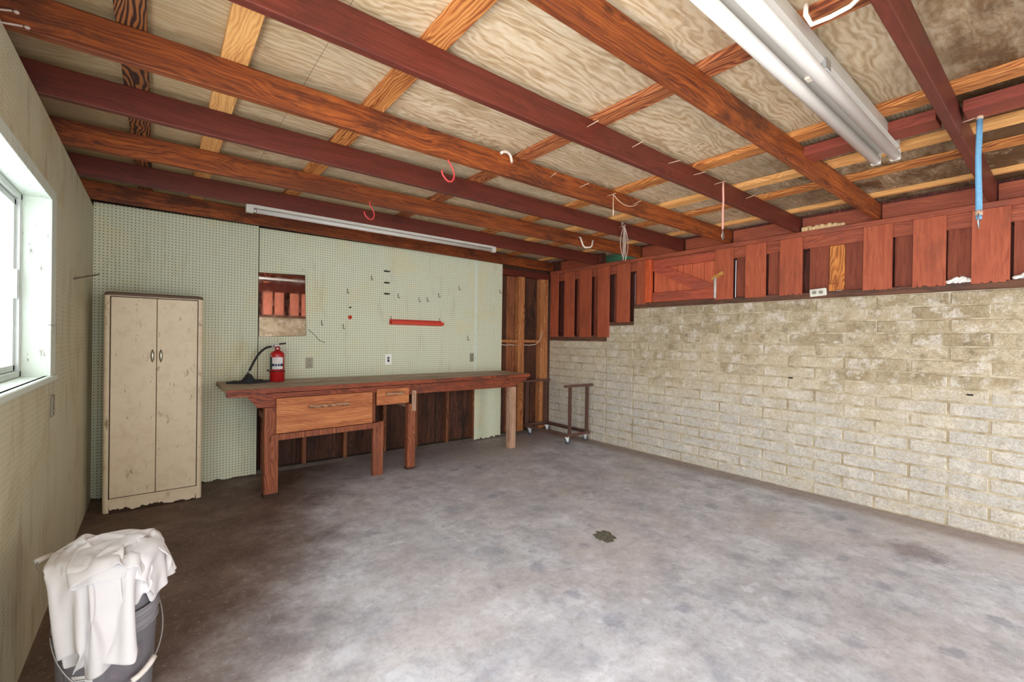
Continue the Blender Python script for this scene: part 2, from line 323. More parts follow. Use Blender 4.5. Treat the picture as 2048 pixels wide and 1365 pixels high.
def m_peg(name, plane, base, base2, stain, dirt, amt):
    """painted pegboard: one-inch grid of quarter-inch holes"""
    t = NT(name); v = t.coord(); x, y, z = t.sep(v); u = x if plane == 'y' else y
    g = .0256
    fu = t.math('SUBTRACT', t.math('FRACT', t.math('DIVIDE', u, g)), .5); fz = t.math('SUBTRACT', t.math('FRACT', t.math('DIVIDE', z, g)), .5)
    d = t.math('SQRT', t.math('ADD', t.math('MULTIPLY', fu, fu), t.math('MULTIPLY', fz, fz)))
    n = t.noise(v, 1.3, 6, .65, .6); n2 = t.noise(v, 5, 7, .7); 
    c = t.mix(n, base, base2)
    c = t.mix(t.ramp(t.noise(t.vmath('ADD', v, (4, 4, 1)), 1.9, 6, .7, .7), [(.5, 0.), (.72, amt)]), c, stain)
    sv = t.mapv(v, (3, 3, .5)); c = t.mix(t.ramp(t.noise(sv, 2.6, 7, .72), [(.55, 0.), (.75, amt)]), c, dirt)
    sp = t.ramp(t.noise(t.mapv(v, (1, 1, .5)), 15, 6, .72), [(.66, 0.), (.70, 1.)]); c = t.mix(t.math('MULTIPLY', sp, .7 if plane == 'x' else .3), c, lin(84, 70, 54))
    hole = t.math('LESS_THAN', d, .155 if plane == 'y' else .13)
    c = t.mix(t.math('MULTIPLY', hole, 1. if plane == 'y' else .45), c, tuple(q*.16 for q in dirt[:3])+(1,))
    t.bump(t.math('MULTIPLY', hole, -1.), .4, .004)
    return t.fin(c, .6, spec=.3)
M['peg'] = m_peg('green_pegboard', 'y', lin(212, 217, 188), lin(222, 226, 202), lin(226, 214, 166), lin(178, 172, 134), .6)
M['peg_left'] = m_peg('dirty_pegboard', 'x', lin(214, 211, 184), lin(202, 198, 168), lin(182, 166, 128), lin(122, 98, 70), .75)

def m_ply():
    t = NT('roof_plywood'); v = t.coord(); x, y, z = t.sep(v)
    vs = t.mapv(v, (.1, 1, 1)); wp = t.noise(t.mapv(v, (.4, 1, 1)), 2.2, 4, .6, .2)
    g = t.wave(t.vmath('ADD', vs, t.comb(0, t.math('MULTIPLY', wp, .6), 0)), 9, 4, 3, 'Y', 1.4)
    fine = t.noise(vs, 70, 6, .7); mid = t.noise(t.mapv(v, (.35, 1, 1)), 9, 6, .7, .2)
    f = t.math('ADD', t.math('ADD', t.math('MULTIPLY', g, .14), t.math('MULTIPLY', fine, .5)), t.math('MULTIPLY', mid, .36))
    c = t.ramp(f, [(.38, lin(168, 140, 106)), (.5, lin(196, 172, 138)), (.62, lin(214, 196, 168))])
    b = t.noise(v, 1.6, 7, .72, .2)
    c = t.mix(t.ramp(b, [(.46, 0.), (.66, .5)]), c, lin(162, 146, 120))
    c = t.mix(t.math('MULTIPLY', t.sstep(x, 1.6, .1), .6), c, lin(160, 134, 92))
    rot = t.math('ADD', t.sstep(x, 3.0, 4.2), t.math('MULTIPLY', t.sstep(y, -4.62, -4.8), .9))
    rot = t.math('MULTIPLY', rot, t.sstep(y, -2.6, -4.1))
    n2 = t.noise(t.mapv(v, (.7, 1.1, 1)), 5, 9, .76, .4)
    rf = t.math('MULTIPLY', rot, t.ramp(n2, [(.40, 1.), (.64, .35)]), clamp=True)
    c = t.mix(rf, c, t.mix(t.noise(v, 9, 7, .74), lin(44, 30, 20), lin(124, 90, 58)))
    sp = t.ramp(t.noise(t.mapv(v, (.6, 1, 1)), 20, 6, .74), [(.64, 0.), (.72, .7)]); c = t.mix(sp, c, lin(120, 100, 80))
    gm = t.ramp(t.noise(t.vmath('ADD', v, (3, 9, 2)), 3.4, 8, .74), [(.6, 0.), (.7, .45)]); c = t.mix(gm, c, lin(140, 134, 116))
    t.bump(f, .2, .004)
    return t.fin(c, .8, spec=.2)
M['ply'] = m_ply()

def m_cab():
    t = NT('old_cream_enamel'); v = t.coord()
    n = t.noise(v, 2.2, 6, .65, .4); n2 = t.noise(v, 9, 7, .74, .4)
    c = t.mix(n, lin(224, 204, 168), lin(236, 220, 192))
    c = t.mix(t.ramp(n2, [(.48, 0.), (.72, .5)]), c, lin(198, 170, 134))
    c = t.mix(t.ramp(t.noise(t.mapv(v, (1, 1, .35)), 22, 5, .7), [(.60, 0.), (.68, .75)]), c, lin(128, 100, 72))
    return t.fin(c, .45, spec=.4)
M['cabinet'] = m_cab()
M['cabinet_rust_shade'] = paint('rust_and_gap_shade', lin(64, 44, 34), .85, .4, lin(36, 26, 22), 20)  # rust; the same dark colour is painted in as door gap shade

def m_cloth():
    t = NT('white_cotton'); v = t.coord(); n = t.noise(v, 6, 5, .6)
    c = t.mix(n, lin(214, 212, 212), lin(228, 226, 227)); c = t.mix(t.ramp(t.noise(v, 2.8, 5, .6), [(.5, 0.), (.7, .4)]), c, lin(212, 200, 186))
    t.bump(t.noise(v, 400, 2), .06, .001)
    t.fin(c, .9, spec=.15); return t.m
M['cloth'] = m_cloth()

def m_jamb():
    t = NT('flaking_mint_paint'); v = t.coord()
    cr = t.ramp(t.noise(t.mapv(v, (1, 1, .22)), 50, 5, .7), [(.60, 0.), (.66, 1.)])
    c = t.mix(t.noise(v, 3, 4), lin(206, 218, 204), lin(222, 230, 220)); c = t.mix(t.math('MULTIPLY', cr, .8), c, lin(116, 108, 90))
    c = t.mix(t.ramp(t.noise(v, 5, 6, .7), [(.55, 0.), (.75, .35)]), c, lin(196, 190, 162))
    return t.fin(c, .55)
M['jamb'] = m_jamb()
def m_glass():
    t = NT('dusty_window_glass'); v = t.coord()
    tr = t.n.new('ShaderNodeBsdfTranslucent'); tr.inputs[0].default_value = (.9, .92, .94, 1)
    tp = t.n.new('ShaderNodeBsdfTransparent'); tp.inputs[0].default_value = (.96, .98, .98, 1)
    mx = t.n.new('ShaderNodeMixShader'); t.l.new(t.ramp(t.noise(v, 4, 5, .65), [(.3, .45), (.7, .7)]), mx.inputs[0])
    t.l.new(tp.outputs[0], mx.inputs[1]); t.l.new(tr.outputs[0], mx.inputs[2])
    gl = t.n.new('ShaderNodeBsdfGlossy'); gl.inputs['Roughness'].default_value = .1
    m2 = t.n.new('ShaderNodeMixShader'); m2.inputs[0].default_value = .06; t.l.new(mx.outputs[0], m2.inputs[1]); t.l.new(gl.outputs[0], m2.inputs[2])
    t.l.new(m2.outputs[0], t.out.inputs[0]); return t.m
M['glass'] = m_glass()
M['ground'] = paint('pale_driveway', lin(190, 186, 178), .9, .3, lin(150, 144, 134), 2)

# ------------------------------------------------------------------ SETTING
YF = -6.3     # front (open) end of the garage
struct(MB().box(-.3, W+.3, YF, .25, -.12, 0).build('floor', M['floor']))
struct(MB().box(-14, 18, -20, YF-.001, -.16, -.02).build('ground', M['ground']))
struct(MB().box(-14, -.301, YF, 4, -.16, -.02).build('ground', M['ground']))
# roof deck as separate plywood sheets (thin open seams), one mesh
rb = MB(); xs = [-.3, .98, 2.2, 3.42, 4.64, 5.9]
for i in range(5):
    rb.box(xs[i]+.001, xs[i+1]-.001, YF, .2, ZT+.035, ZT+.055)
rb.box(-.3, 5.9, YF, .2, ZT+.0555, ZT+.07)
struct(rb.build('ceiling', M['ply']))

# left wall (window opening y -3.95..-1.92, z 1.185..2.07)
YL = -3.9       # the left wall ends here; an unseen opening is added to let light in
wl = MB(); wy0, wy1, wz0, wz1 = -3.55, -1.93, 1.185, 2.065
wl.box(-.012, 0, -1.82+.001, .0, 0, ZB-.001)
wl.box(-.012, 0, -3.04, -1.822, 0, wz0); wl.box(-.012, 0, YL, -3.042, 0, wz0)
wl.box(-.012, 0, wy1+.0205, -1.822, wz0+.0005, wz1+.0205)
wl.box(-.012, 0, YL, -1.822, wz1+.021, ZB-.001); wl.box(-.012, 0, YL, wy0-.021, wz0, wz1+.02)
struct(wl.build('wall_left', M['peg_left']))
wo = MB(); wo.box(-.15, -.0125, wy1+.021, .2, -.05, ZB-.002); wo.box(-.15, -.0125, YL, wy1+.021, -.05, wz0-.03); wo.box(-.15, -.0125, YL, wy1+.021, wz1+.021, ZB-.002); wo.box(-.15, -.0125, YL, wy0-.021, wz0-.03, wz1+.021)
wo.box(-.15, -.11, YF, .2, ZB-.0015, ZT+.034); wo.box(-.15, -.0, YF, YL-.001, 2.25, ZB-.002)
struct(wo.build('wall_left_framing', M['stud_dark']))
# window: frame, two panes, jamb boards, sill, casing
win = bpy.data.objects.new('window_1', None); COL.objects.link(win); win.location = (-.1, -2.9, wz0); struct(win)
jb = MB(); jb.box(-.15, .0, wy1, wy1+.02, wz0-.01, wz1+.02); jb.box(-.15, .0, wy0-.02, wy0, wz0-.01, wz1+.02); jb.box(-.15, .0, wy0-.02, wy1+.02, wz1, wz1+.02)
jb.build('window_jamb', M['jamb'], win)
cs = MB(); cs.box(.0005, .012, wy1-.004, wy1+.125, 1.44, wz1+.055, .002); cs.box(.0005, .012, wy1-.004, wy1+.125, wz0-.01, 1.438, .002); cs.box(.0005, .012, wy0-.1, wy1-.004, wz1-.002, wz1+.055, .002)
cs.build('window_casing', M['jamb'], win)
MB().box(-.15, .02, wy0-.1, wy1+.14, wz0-.028, wz0, .004).build('window_sill', M['jamb'], win)
fr = MB()
for (a, b, c, d) in ((wy0, wy1, wz0, wz0+.03), (wy0, wy1, wz1-.03, wz1), (wy1-.03, wy1, wz0, wz1), (wy0, wy0+.03, wz0, wz1), (-2.96, -2.92, wz0, wz1)):
    fr.box(-.135, -.09, a, b, c, d, .003)
fr.build('window_frame', M['alu'], win)
sa = MB()
for (a, b, c, d) in ((-2.95, wy1-.035, wz0+.032, wz0+.06), (-2.95, wy1-.035, wz1-.06, wz1-.032), (wy1-.065, wy1-.035, wz0+.032, wz1-.032), (-2.95, -2.92, wz0+.032, wz1-.032)):
    sa.box(-.125, -.105, a, b, c, d, .002)
sa.build('window_sash', M['alu'], win)
MB().box(-.104, -.092, wy1-.07, wy1-.05, 1.56, 1.70, .002).build('window_latch', M['alu'], win)
MB().box(-.117, -.113, -2.95, wy1-.05, wz0+.05, wz1-.05).build('window_pane', M['glass'], win)
MB().box(-.117, -.113, wy0+.03, -2.96, wz0+.03, wz1-.03).build('window_pane', M['glass'], win)

# back wall: sheathing boards, plates, pegboard sheets
sb = MB(); x = -.05; i = 0
while x < W+.1:
    w_ = .19 + .02*((i*7) % 3); sb.box(x, x+w_-.004, .095+.004*(i % 2), .115, -.02, ZT, 0); x += w_; i += 1
struct(sb.build('wall_back_sheathing', M['sheath']))
struct(MB().box(-.1, W+.1, .116, .13, -.05, ZT+.03).build('wall_back_siding', M['sheath']))
pb = MB()
def ragged(mb, x0, x1, z0, z1, seed, amp=.02, y0=-.006, y1=0., n=26):
    """sheet whose bottom edge is chewed away"""
    rn = random.Random(seed); pts = [(x0, z1), (x1, z1)]
    for k in range(n+1):
        xx = x1+(x0-x1)*k/n; pts.append((xx, z0+amp*rn.random()**2))
    mb.prism(pts, 'y', y0, y1)
ragged(pb, .001, 1.215, .005, 2.50, 3, .025); ragged(pb, 3.835, 4.285, .012, 2.485, 5, .03)
pb.box(1.222, 3.83, -.006, 0, .89, 2.485)
struct(pb.build('wall_back', M['peg']))
struct(MB().box(3.822, 3.852, -.018, -.0065, .955, 2.48, .004).build('trim_1', M['jamb']))
struct(MB().box(-.0, W, .001, .092, 0, .04).build('baseboard_back', M['grime']))
struct(MB().box(4.29, W, .0, .092, 2.33, 2.42).build('wall_back_plate', M['beam_maroon']))
for k, xx in enumerate((1.275, 1.665, 2.10, 2.56, 2.97, 3.42, 3.835)):
    o = MB().box(xx-.021, xx+.021, .001, .092, .041, 2.46, .002).build('wall_stud', M['stud_dark'])
    tag(o, ['dark wall stud at the left edge of the open bay under the workbench', 'wall stud under the workbench just right of the left front leg', 'wall stud seen below the right end of the wide drawer', 'wall stud seen through the gap between the two middle bench legs', 'wall stud just right of the third bench leg', 'wall stud in the middle of the open bay below the bench apron', 'wall stud beside the mouldy pegboard strip under the bench'][k], 'stud', 'wall studs under the bench')
tag(MB().box(4.60, 4.715, .001, .092, .041, 2.33, .003).build('wall_stud', M['stud']), 'pale double stud in the open bay right of the pegboard', 'stud')
tag(MB().box(5.03, 5.19, .001, .092, .041, 2.33, .003).build('wall_stud', M['stud']), 'pale knotty corner stud beside the block wall', 'stud')
tag(MB().box(4.29, 4.598, .01, .092, 1.355, 1.395, .002).build('blocking_board', M['stud']), 'short horizontal blocking between pegboard edge and the pale double stud', 'blocking board')
tag(MB().box(4.717, 5.028, .01, .092, 1.355, 1.395, .002).build('blocking_board', M['stud']), 'short horizontal blocking between the double stud and corner stud', 'blocking board')
tag(MB().box(4.44, 4.598, .0925, .0945, .045, 2.33).build('sheathing_board', M['sheath_mid']), 'reddish brown vertical board left of the pale double stud', 'board')
for s_, pts in (('white wire running behind the blocking left of the double stud', [(4.29, .05, 1.33), (4.38, .04, 1.315), (4.5, .03, 1.32), (4.59, .035, 1.31)]),
                ('white wire rising from the double stud toward the corner stud', [(4.72, .05, 1.32), (4.82, .0, 1.315), (4.94, -.006, 1.33), (5.01, -.008, 1.38), (5.04, -.01, 1.46), (5.06, -.008, 1.52)])):
    tag(MB().tube(pts, .005, 6).build('hanging_wire', M['white_vinyl']), s_, 'wire')

# right wall: block courses with a stepped top, one mesh of blocks + mortar core
CH = .107; BL = .45
def block_wall(mb, mo, a0, a1, top, axis, pos, sgn, phase):
    """blocks from a0 to a1 along the wall; top(a) gives the number of courses"""
    for r_ in range(17):
        off = phase + (BL/2 if r_ % 2 else 0); a = a1 + off - BL*math.ceil((a1+off-a1)/BL)+0
        k0 = math.floor((a0-phase-(BL/2 if r_ % 2 else 0))/BL)
        b = phase + (BL/2 if r_ % 2 else 0) + k0*BL
        while b < a1:
            lo, hi = max(b, a0), min(b+BL, a1)
            # cut at steps
            cuts = [lo]+[s for s in (-1.57, -1.13) if lo < s < hi and axis == 'y']+[hi]
            for p, q in zip(cuts[:-1], cuts[1:]):
                if q-p > .03 and r_ < top((p+q)/2):
                    d = random.uniform(-.003, .003); z0 = r_*CH
                    bx = (pos-.0+d, pos+.15) if sgn > 0 else (pos-.15, pos+d)
                    if axis == 'y': mb.box(bx[0], bx[1], p+random.uniform(.003, .006), q-random.uniform(.003, .006), z0+random.uniform(.003, .006), z0+CH-random.uniform(.003, .006), .007)
                    else: mb.box(p+.005, q-.005, bx[0], bx[1], z0+.005, z0+CH-.005, .006)
            b += BL
top = lambda y: 17 if y < -1.57 else (15 if y < -1.13 else 13)
bw = MB(); block_wall(bw, None, YF, -.0, top, 'y', W, 1, -3.60)
struct(bw.build('wall_right', M['block']))
mo = MB()
for (y0, y1, n) in ((YF, -1.57, 17), (-1.57, -1.13, 15), (-1.13, -.0, 13)):
    mo.box(W+.004, W+.149, y0, y1, 0, n*CH)
struct(mo.build('wall_right_mortar', M['mortar']))
# sill plates on the three steps, top plate, header, outer siding
H17, H15, H13 = 17*CH, 15*CH, 13*CH
for (y0, y1, z, t_, lab) in ((YF, -1.575, H17, .062, 'long brown sill plate on the top course of the block wall'), (-1.565, -1.13, H15, .05, 'short red sill plate on the middle step of the block wall'), (-1.125, .0, H13, .08, 'thick brown sill plate on the lowest step beside the corner')):
    tag(MB().box(W-.006, W+.12, y0, y1, z+.001, z+t_, .004).build('sill_plate', M['sill_brown']), lab, 'sill plate')
tag(MB().box(W-.012, W+.12, YF, .0, 2.414, ZB-.001, .004).build('top_plate', M['red_y']), 'long red top plate running along the right wall under the beams', 'top plate')
tag(MB().box(W+.012, W+.03, -6.2, -.03, 2.30, 2.413).build('header_board', M['red_y']), 'red header board seen at the top of the slots between planks', 'board')
sl = MB(); ys = [.02, -.165, -1.135, -1.475, -2.79, YF]       # narrow light slits between these runs
for a, b in zip(ys[:-1], ys[1:]):
    sl.box(W+.145, W+.16, b+.006, a-.006, H13 if a > -1.2 else (H15 if a > -1.6 else H17), 2.46)
sl.box(W+.1, W+.16, YF, -1.58, 2.30, ZT+.034); sl.box(W+.1, W+.16, -1.58, -.965, 2.30, 2.37); sl.box(W+.1, W+.16, -.965, .1, 2.30, ZT+.034)
struct(sl.build('wall_right_siding', M['red_dark']))
ordn = ['first', 'second', 'third', 'fourth', 'fifth', 'sixth', 'seventh', 'eighth', 'ninth', 'tenth', 'eleventh', 'twelfth']
planks = [(-.201, -.03, 'narrow red plank in the far corner of the right wall'), (-.535, -.33, 'red plank second from the back corner, above the low step'), (-.863, -.64, 'red plank with a small nail hole, third from the back corner'),
          (-1.184, -.982, 'red plank at the edge of the lowest block step, fourth from corner'), (-1.519, -1.31, 'red plank standing on the short middle step'), (-1.752, -1.625, 'narrow grey red plank just left of the orange red post'),
          (-2.84, -2.648, 'red plank right of the hatch, behind the wood topped stick'), (-3.167, -2.966, 'red plank second right of the hatch, between two dark slots'), (-3.492, -3.296, 'red plank left of the wide recess with the raw orange board'),
          (-4.154, -3.958, 'split red plank right of the raw orange board recess'), (-4.477, -4.283, 'red plank with frayed foot left of the white fluff'), (-4.811, -4.616, 'wide red plank right of the white fluff pile')]
for (a, b, lab) in planks:
    z0 = H13+.055 if a > -1.2 else (H15+.04 if a > -1.6 else H17+.045)
    mb = MB()
    if a < -3.2: # frayed foot
        rn = random.Random(int(-a*1000)); pts = [(a, 2.412), (b, 2.412)]
        for k in range(25): pts.append((b+(a-b)*k/24, z0+.018*rn.random()**3))
        mb.prism(pts, 'x', W-.020, W-.0065)
    else: mb.box(W-.022, W-.0065, a, b, z0, 2.412, .002)
    tag(mb.build('wall_plank', M['red_plank']), lab, 'plank', 'red wall planks')
recess = [(-.345, -.31, 'recessed strip in the slot right of the corner plank'), (-.64, -.575, 'recessed strip in the slot right of the second plank'), (-.982, -.90, 'recessed strip in the slot right of the third plank'),
          (-1.31, -1.265, 'recessed strip in the slot above the middle step'), (-1.625, -1.595, 'recessed strip beside the grey red plank'), (-2.966, -2.885, 'recessed red board right of the plank beside the hatch'),
          (-3.296, -3.205, 'recessed red board in the slot before the wide recess'), (-3.69, -3.535, 'recessed red board left of the raw orange board'), (-3.958, -3.815, 'recessed red board right of the raw orange board'),
          (-4.283, -4.195, 'recessed red board left of the frayed foot plank'), (-4.616, -4.515, 'recessed red board behind the white fluff pile'), (-5.05, -4.86, 'recessed red board at the right edge of the picture')]
for (a, b, lab) in recess:
    z0 = H13+.081 if a > -1.2 else (H15+.051 if a > -1.575 else H17+.063)
    tag(MB().box(W+.04, W+.06, a, min(b+.035, b+.5*0+.035) if b > -3.45 or b < -4 else b, z0, 2.412).build('recess_board', M['red_recess']), lab, 'board', 'recessed boards between planks')
tag(MB().box(W+.0305, W+.10, -3.812, -3.695, H17+.063, 2.299, .003).build('raw_board', M['orange_board']), 'raw orange knotty board in the wide recess of the right wall', 'board')
tag(MB().box(W-.045, W+.0115, -1.842, -1.757, H17+.063, 2.412, .004).build('hatch_post', M['post_red']), 'bright orange red post left of the small wooden hatch', 'post')
# hatch with diagonal brace
ht = thing('wall_hatch', 'small red board hatch with a diagonal brace in the right wall', 'hatch', (W, -2.24, H17+.063))
ha, hb_, hz0, hz1 = -2.64, -1.85, H17+.064, 2.40
yy = hb_; 
for wdt in (.19, .13, .07, .12, .14, .138):
    MB().box(W+.022, W+.04, yy-wdt+.003, yy-.002, hz0, hz1).build('hatch_board', M['hatch'], ht); yy -= wdt
MB().box(W-.012, W+.012, ha, hb_, hz1-.10, hz1, .005).build('hatch_rail', M['hatch_y'], ht)
MB().box(W-.012, W+.012, ha, hb_, hz0, hz0+.115, .005).build('hatch_rail', M['hatch_y'], ht)
br = MB().prism([(hb_, hz1-.10), (hb_-.18, hz1-.10), (ha, hz0+.15), (ha, hz0+.115), (ha+.23, hz0+.115), (hb_, hz1-.13)], 'x', W-.012, W+.011)
br.build('hatch_brace', M['hatch_y'], ht)
# blocking above the top plate between beams; one bay is open and shows green sheet outside
ends = [-.02, -.13, -.92, -1.59, -2.20, -2.757, -3.418, -4.023, -4.70, -5.4]
bl_names = ['behind the back beam', 'between the two rearmost beams', None, 'third bay from the back wall', 'fourth bay from the back wall', 'left of the middle orange beam end', 'right of the large maroon beam end', 'between the nearest two beams', 'beyond the near maroon beam']
for i in range(1, 9):
    if i == 2: continue
    y0, y1 = ends[i+1]+.003, ends[i]-.043
    tag(MB().box(W+.06, W+.099, y0, y1, ZB, ZT-.002).build('rafter_block', M['red_y']), 'red blocking board above the right wall plate, '+bl_names[i], 'blocking board', 'blocking over the top plate')
gs = MB(); prof = []
for k in range(41):
    prof.append((2.38+.257*k/40, .012*math.sin(k*1.25)))
V = [(W+.20+q+(z_-2.35)*.5, y_, z_) for y_ in (-1.7, -.8) for z_, q in prof]
gs.add(V, [(k, k+1, k+42, k+41) for k in range(40)], True)
go = gs.build('corrugated_awning', M['green_sheet']); md = go.modifiers.new('t', 'SOLIDIFY'); md.thickness = .003
tag(go, 'green corrugated plastic sheet seen through the gap above the wall plate', 'corrugated sheet')

# ------------------------------------------------------------------ ceiling beams and purlins
beams = [(-.255, .02, 'o', 'dark orange beam lying against the top of the back pegboard wall'), (-.906, -.905, 'm', 'maroon beam that the single fluorescent tube hangs under'),
         (-1.53, -1.615, 'o', 'stained orange beam carrying the lower red hook'), (-2.20, -2.20, 'm', 'maroon beam with the bundle of grey wire, fourth from the back'),
         (-2.757, -2.757, 'o', 'bright orange beam carrying the upper red hook and white hook'), (-3.418, -3.418, 'm', 'wide looking maroon beam across the middle with the pink cord'),
         (-4.023, -4.023, 'o', 'orange knotty beam left of the double fluorescent light'), (-4.697, -4.697, 'm', 'maroon beam at upper right that the blue strap hangs from')]
def beam_y(i, x): return beams[i][0]+(beams[i][1]-beams[i][0])*x/W
for i, (l, r, k, lab) in enumerate(beams):
    mb = MB(); t_ = .04; n = 2
    P = [(-.1, l-(r-l)*.1/W), (W+.045, r)]
    mb.prism([(P[0][0], P[0][1]), (P[1][0], P[1][1]), (P[1][0], P[1][1]-t_), (P[0][0], P[0][1]-t_)], 'z', ZB, ZT)
    o = mb.build('ceiling_beam', M['beam_orange' if k == 'o' else 'beam_maroon'])
    bv = o.modifiers.new('b', 'BEVEL'); bv.width = .004; bv.segments = 2
    tag(o, lab, 'beam', 'ceiling beams')
pz = ZT+.0345
purl = [(.29, .385, 'purlin_brown', YF, .05, 'dark grained purlin board nearest the left wall'), (.632, .735, 'purlin_pale', YF, .05, 'pale yellow purlin board second from the left wall'),
        (1.26, 1.365, 'purlin_orange', YF, .05, 'orange purlin board, third from the left wall'), (2.285, 2.39, 'purlin_red', YF, .05, 'reddish purlin board crossing above the middle of the double light'),
        (3.32, 3.43, 'purlin_orange', YF, .05, 'orange purlin board just left of the maroon ceiling blocks'), (3.95, 4.06, 'purlin_pale', YF, .05, 'pale purlin board over the far end of the double light'),
        (4.36, 4.45, 'purlin_orange', YF, .05, 'orange purlin board beyond the end of the double light'), (4.99, 5.04, 'purlin_pale', YF, .05, 'thin pale purlin strip closest to the right wall')]
for (a, b, m, y0, y1, lab) in purl:
    tag(MB().box(a, b, y0, y1, ZT+.0005, pz, .002).build('roof_purlin', M[m]), lab, 'purlin', 'purlins under the roof deck')
for (y0, y1, lab) in ((-4.655, -4.03, 'maroon board across the ceiling behind the double light'), (-5.4, -4.745, 'maroon ceiling board right of the near maroon beam')):
    tag(MB().box(3.51, 3.67, y0+.0, y1-.005, ZT-.055, ZT-.0005 if 0 else ZT, .003).build('ceiling_block', M['maroon_y']), lab, 'board')
# rotten pale wood by the right wall
rw = MB(); rn = random.Random(4)
for k in range(16):
    yy = -3.47-.33*k/16; rw.box(W-.01+rn.random()*.03, W+.04+rn.random()*.02, yy-.035, yy+.0, ZB+.0005, ZB+.028+rn.random()*.035*(1-k/22), .006)
tag(rw.build('rotten_wood_chunk', M['rotten']), 'crumbling pale rotten wood lying on the wall plate between two beams', 'rotten wood')

# front pier behind the camera (seen in the mirror): block and planks
fb = MB(); block_wall(fb, None, 1.95, 3.95, lambda a: 17, 'x', YF, -1, 2.05)
struct(fb.build('wall_front', M['block']))
struct(MB().box(1.95, 3.95, YF-.149, YF-.004, 0, H17).build('wall_front_mortar', M['mortar']))
struct(MB().box(1.95, 3.95, YF-.12, YF+.006, H17+.001, H17+.06).build('trim_2', M['sill_brown']))
fp = MB(); xx = 1.98
for k in range(7): fp.box(xx, xx+.19, YF+.005, YF+.02, H17+.061, 2.40, .002); xx += .19+(.11, .045, .13, .06, .1, .05, .1)[k]
struct(fp.build('wall_front_planks', M['front_plank']))
struct(MB().box(1.95, 3.95, YF-.1, YF-.08, H17+.061, 2.44).build('wall_front_siding', M['sheath']))
struct(MB().box(-.15, W+.15, YF-.12, YF+.01, 2.41, ZT+.03).build('wall_front_header', M['beam_maroon']))

# ------------------------------------------------------------------ WARDROBE CABINET
cb = thing('steel_cabinet', 'tall cream metal cabinet with two rusty doors in the left corner', 'cabinet', (.42, -.24, 0))
cx0, cx1, cy0, cy1, cz = .102, .735, -.465, -.03, 1.70
def rrect(x0, x1, y0, y1, r, n=6):
    P = []
    for (cx, cy, a0) in ((x1-r, y1-r*.2, 0), (x0+r, y1-r*.2, 90), (x0+r, y0+r, 180), (x1-r, y0+r, 270)):
        rr = r if a0 >= 180 else r*.2
        ccx = cx if a0 >= 180 else (x1-rr if a0 == 0 else x0+rr)
        for k in range(n+1):
            a = math.radians(a0+90*k/n); P.append((ccx+rr*math.cos(a), cy+rr*math.sin(a)))
    return P
shell = MB(); shell.prism(rrect(cx0, cx1, cy0+.004, cy1, .028), 'z', .004, cz); o = shell.build('body', M['cabinet'], cb)
tp = MB(); 
lay = [(0, .0), (.0, .012), (-.006, .022), (-.02, .028)]
R0 = rrect(cx0, cx1, cy0, cy1, .034); mid = ((cx0+cx1)/2, (cy0+cy1)/2)
V = []; n = len(R0)
for (ins, dz) in lay:
    for (p, q) in R0: V.append((p+(mid[0]-p)/abs(mid[0]-p+1e-9)*-ins*(1 if abs(mid[0]-p) > .02 else 0), q+(1 if q < mid[1] else -1)*-ins, cz+.001+dz))
F = [[k*n+i, k*n+(i+1) % n, (k+1)*n+(i+1) % n, (k+1)*n+i] for k in range(3) for i in range(n)]+[list(range(n)), list(range(3*n, 4*n))]
tp.add(V, F); tp.build('top', M['cabinet_top'], cb)
for (a, b, hx) in ((cx0+.042, .4215, .3965), (.4255, cx1-.042, .4505)):
    d = MB().box(a, b, cy0-.004, cy0+.01, .118, cz-.012, .003).build('door', M['cabinet'], cb)
    hd = MB(); M2 = Matrix.Diagonal((.013, .012, .054)); hd.lathe((hx, cy0-.006, 1.225), [(math.sin(math.pi*i/10)**1.4, -math.cos(math.pi*i/10)) for i in range(11)], 16, M=M2)
    h = hd.build('handle', M['silver'], d)
    h.location = -Vector((0, 0, 0))
MB().box(cx0+.036, cx1-.036, cy0+.0008, cy0+.0038, .112, cz-.006).build('door_gap_shade', M['cabinet_rust_shade'], cb)  # dark panel painted in for the shade inside the door gaps
rim = MB(); rim.box(cx0+.042, cx1-.042, cy0-.001, cy0+.01, .098, .113, .002); rim.build('kick_rail', M['cabinet'], cb)
rn = random.Random(11); pts = [(cx0+.042, .092), (cx0+.042, .040)]; N = 110; h_ = .026
for k in range(1, N):
    h_ = min(.042, max(.008, h_+rn.uniform(-.006, .006))); pts.append((cx0+.042+(cx1-cx0-.084)*k/N, h_))
pts += [(cx1-.042, .05), (cx1-.042, .092)]
MB().prism(pts, 'y', cy0-.002, cy0+.008).build('kick_plate', M['cabinet'], cb)
MB().box(cx0+.04, cx1-.04, cy0+.002, cy0+.012, .002, .05).build('rusted_base', M['cabinet_rust_shade'], cb)

# ------------------------------------------------------------------ WORKBENCH
wb = thing('workbench', 'long red wooden workbench with drawers along the pegboard wall', 'workbench', (2.55, -.35, 0))
yf = lambda x: -.82+(x-.87)*.0588
BT = .952
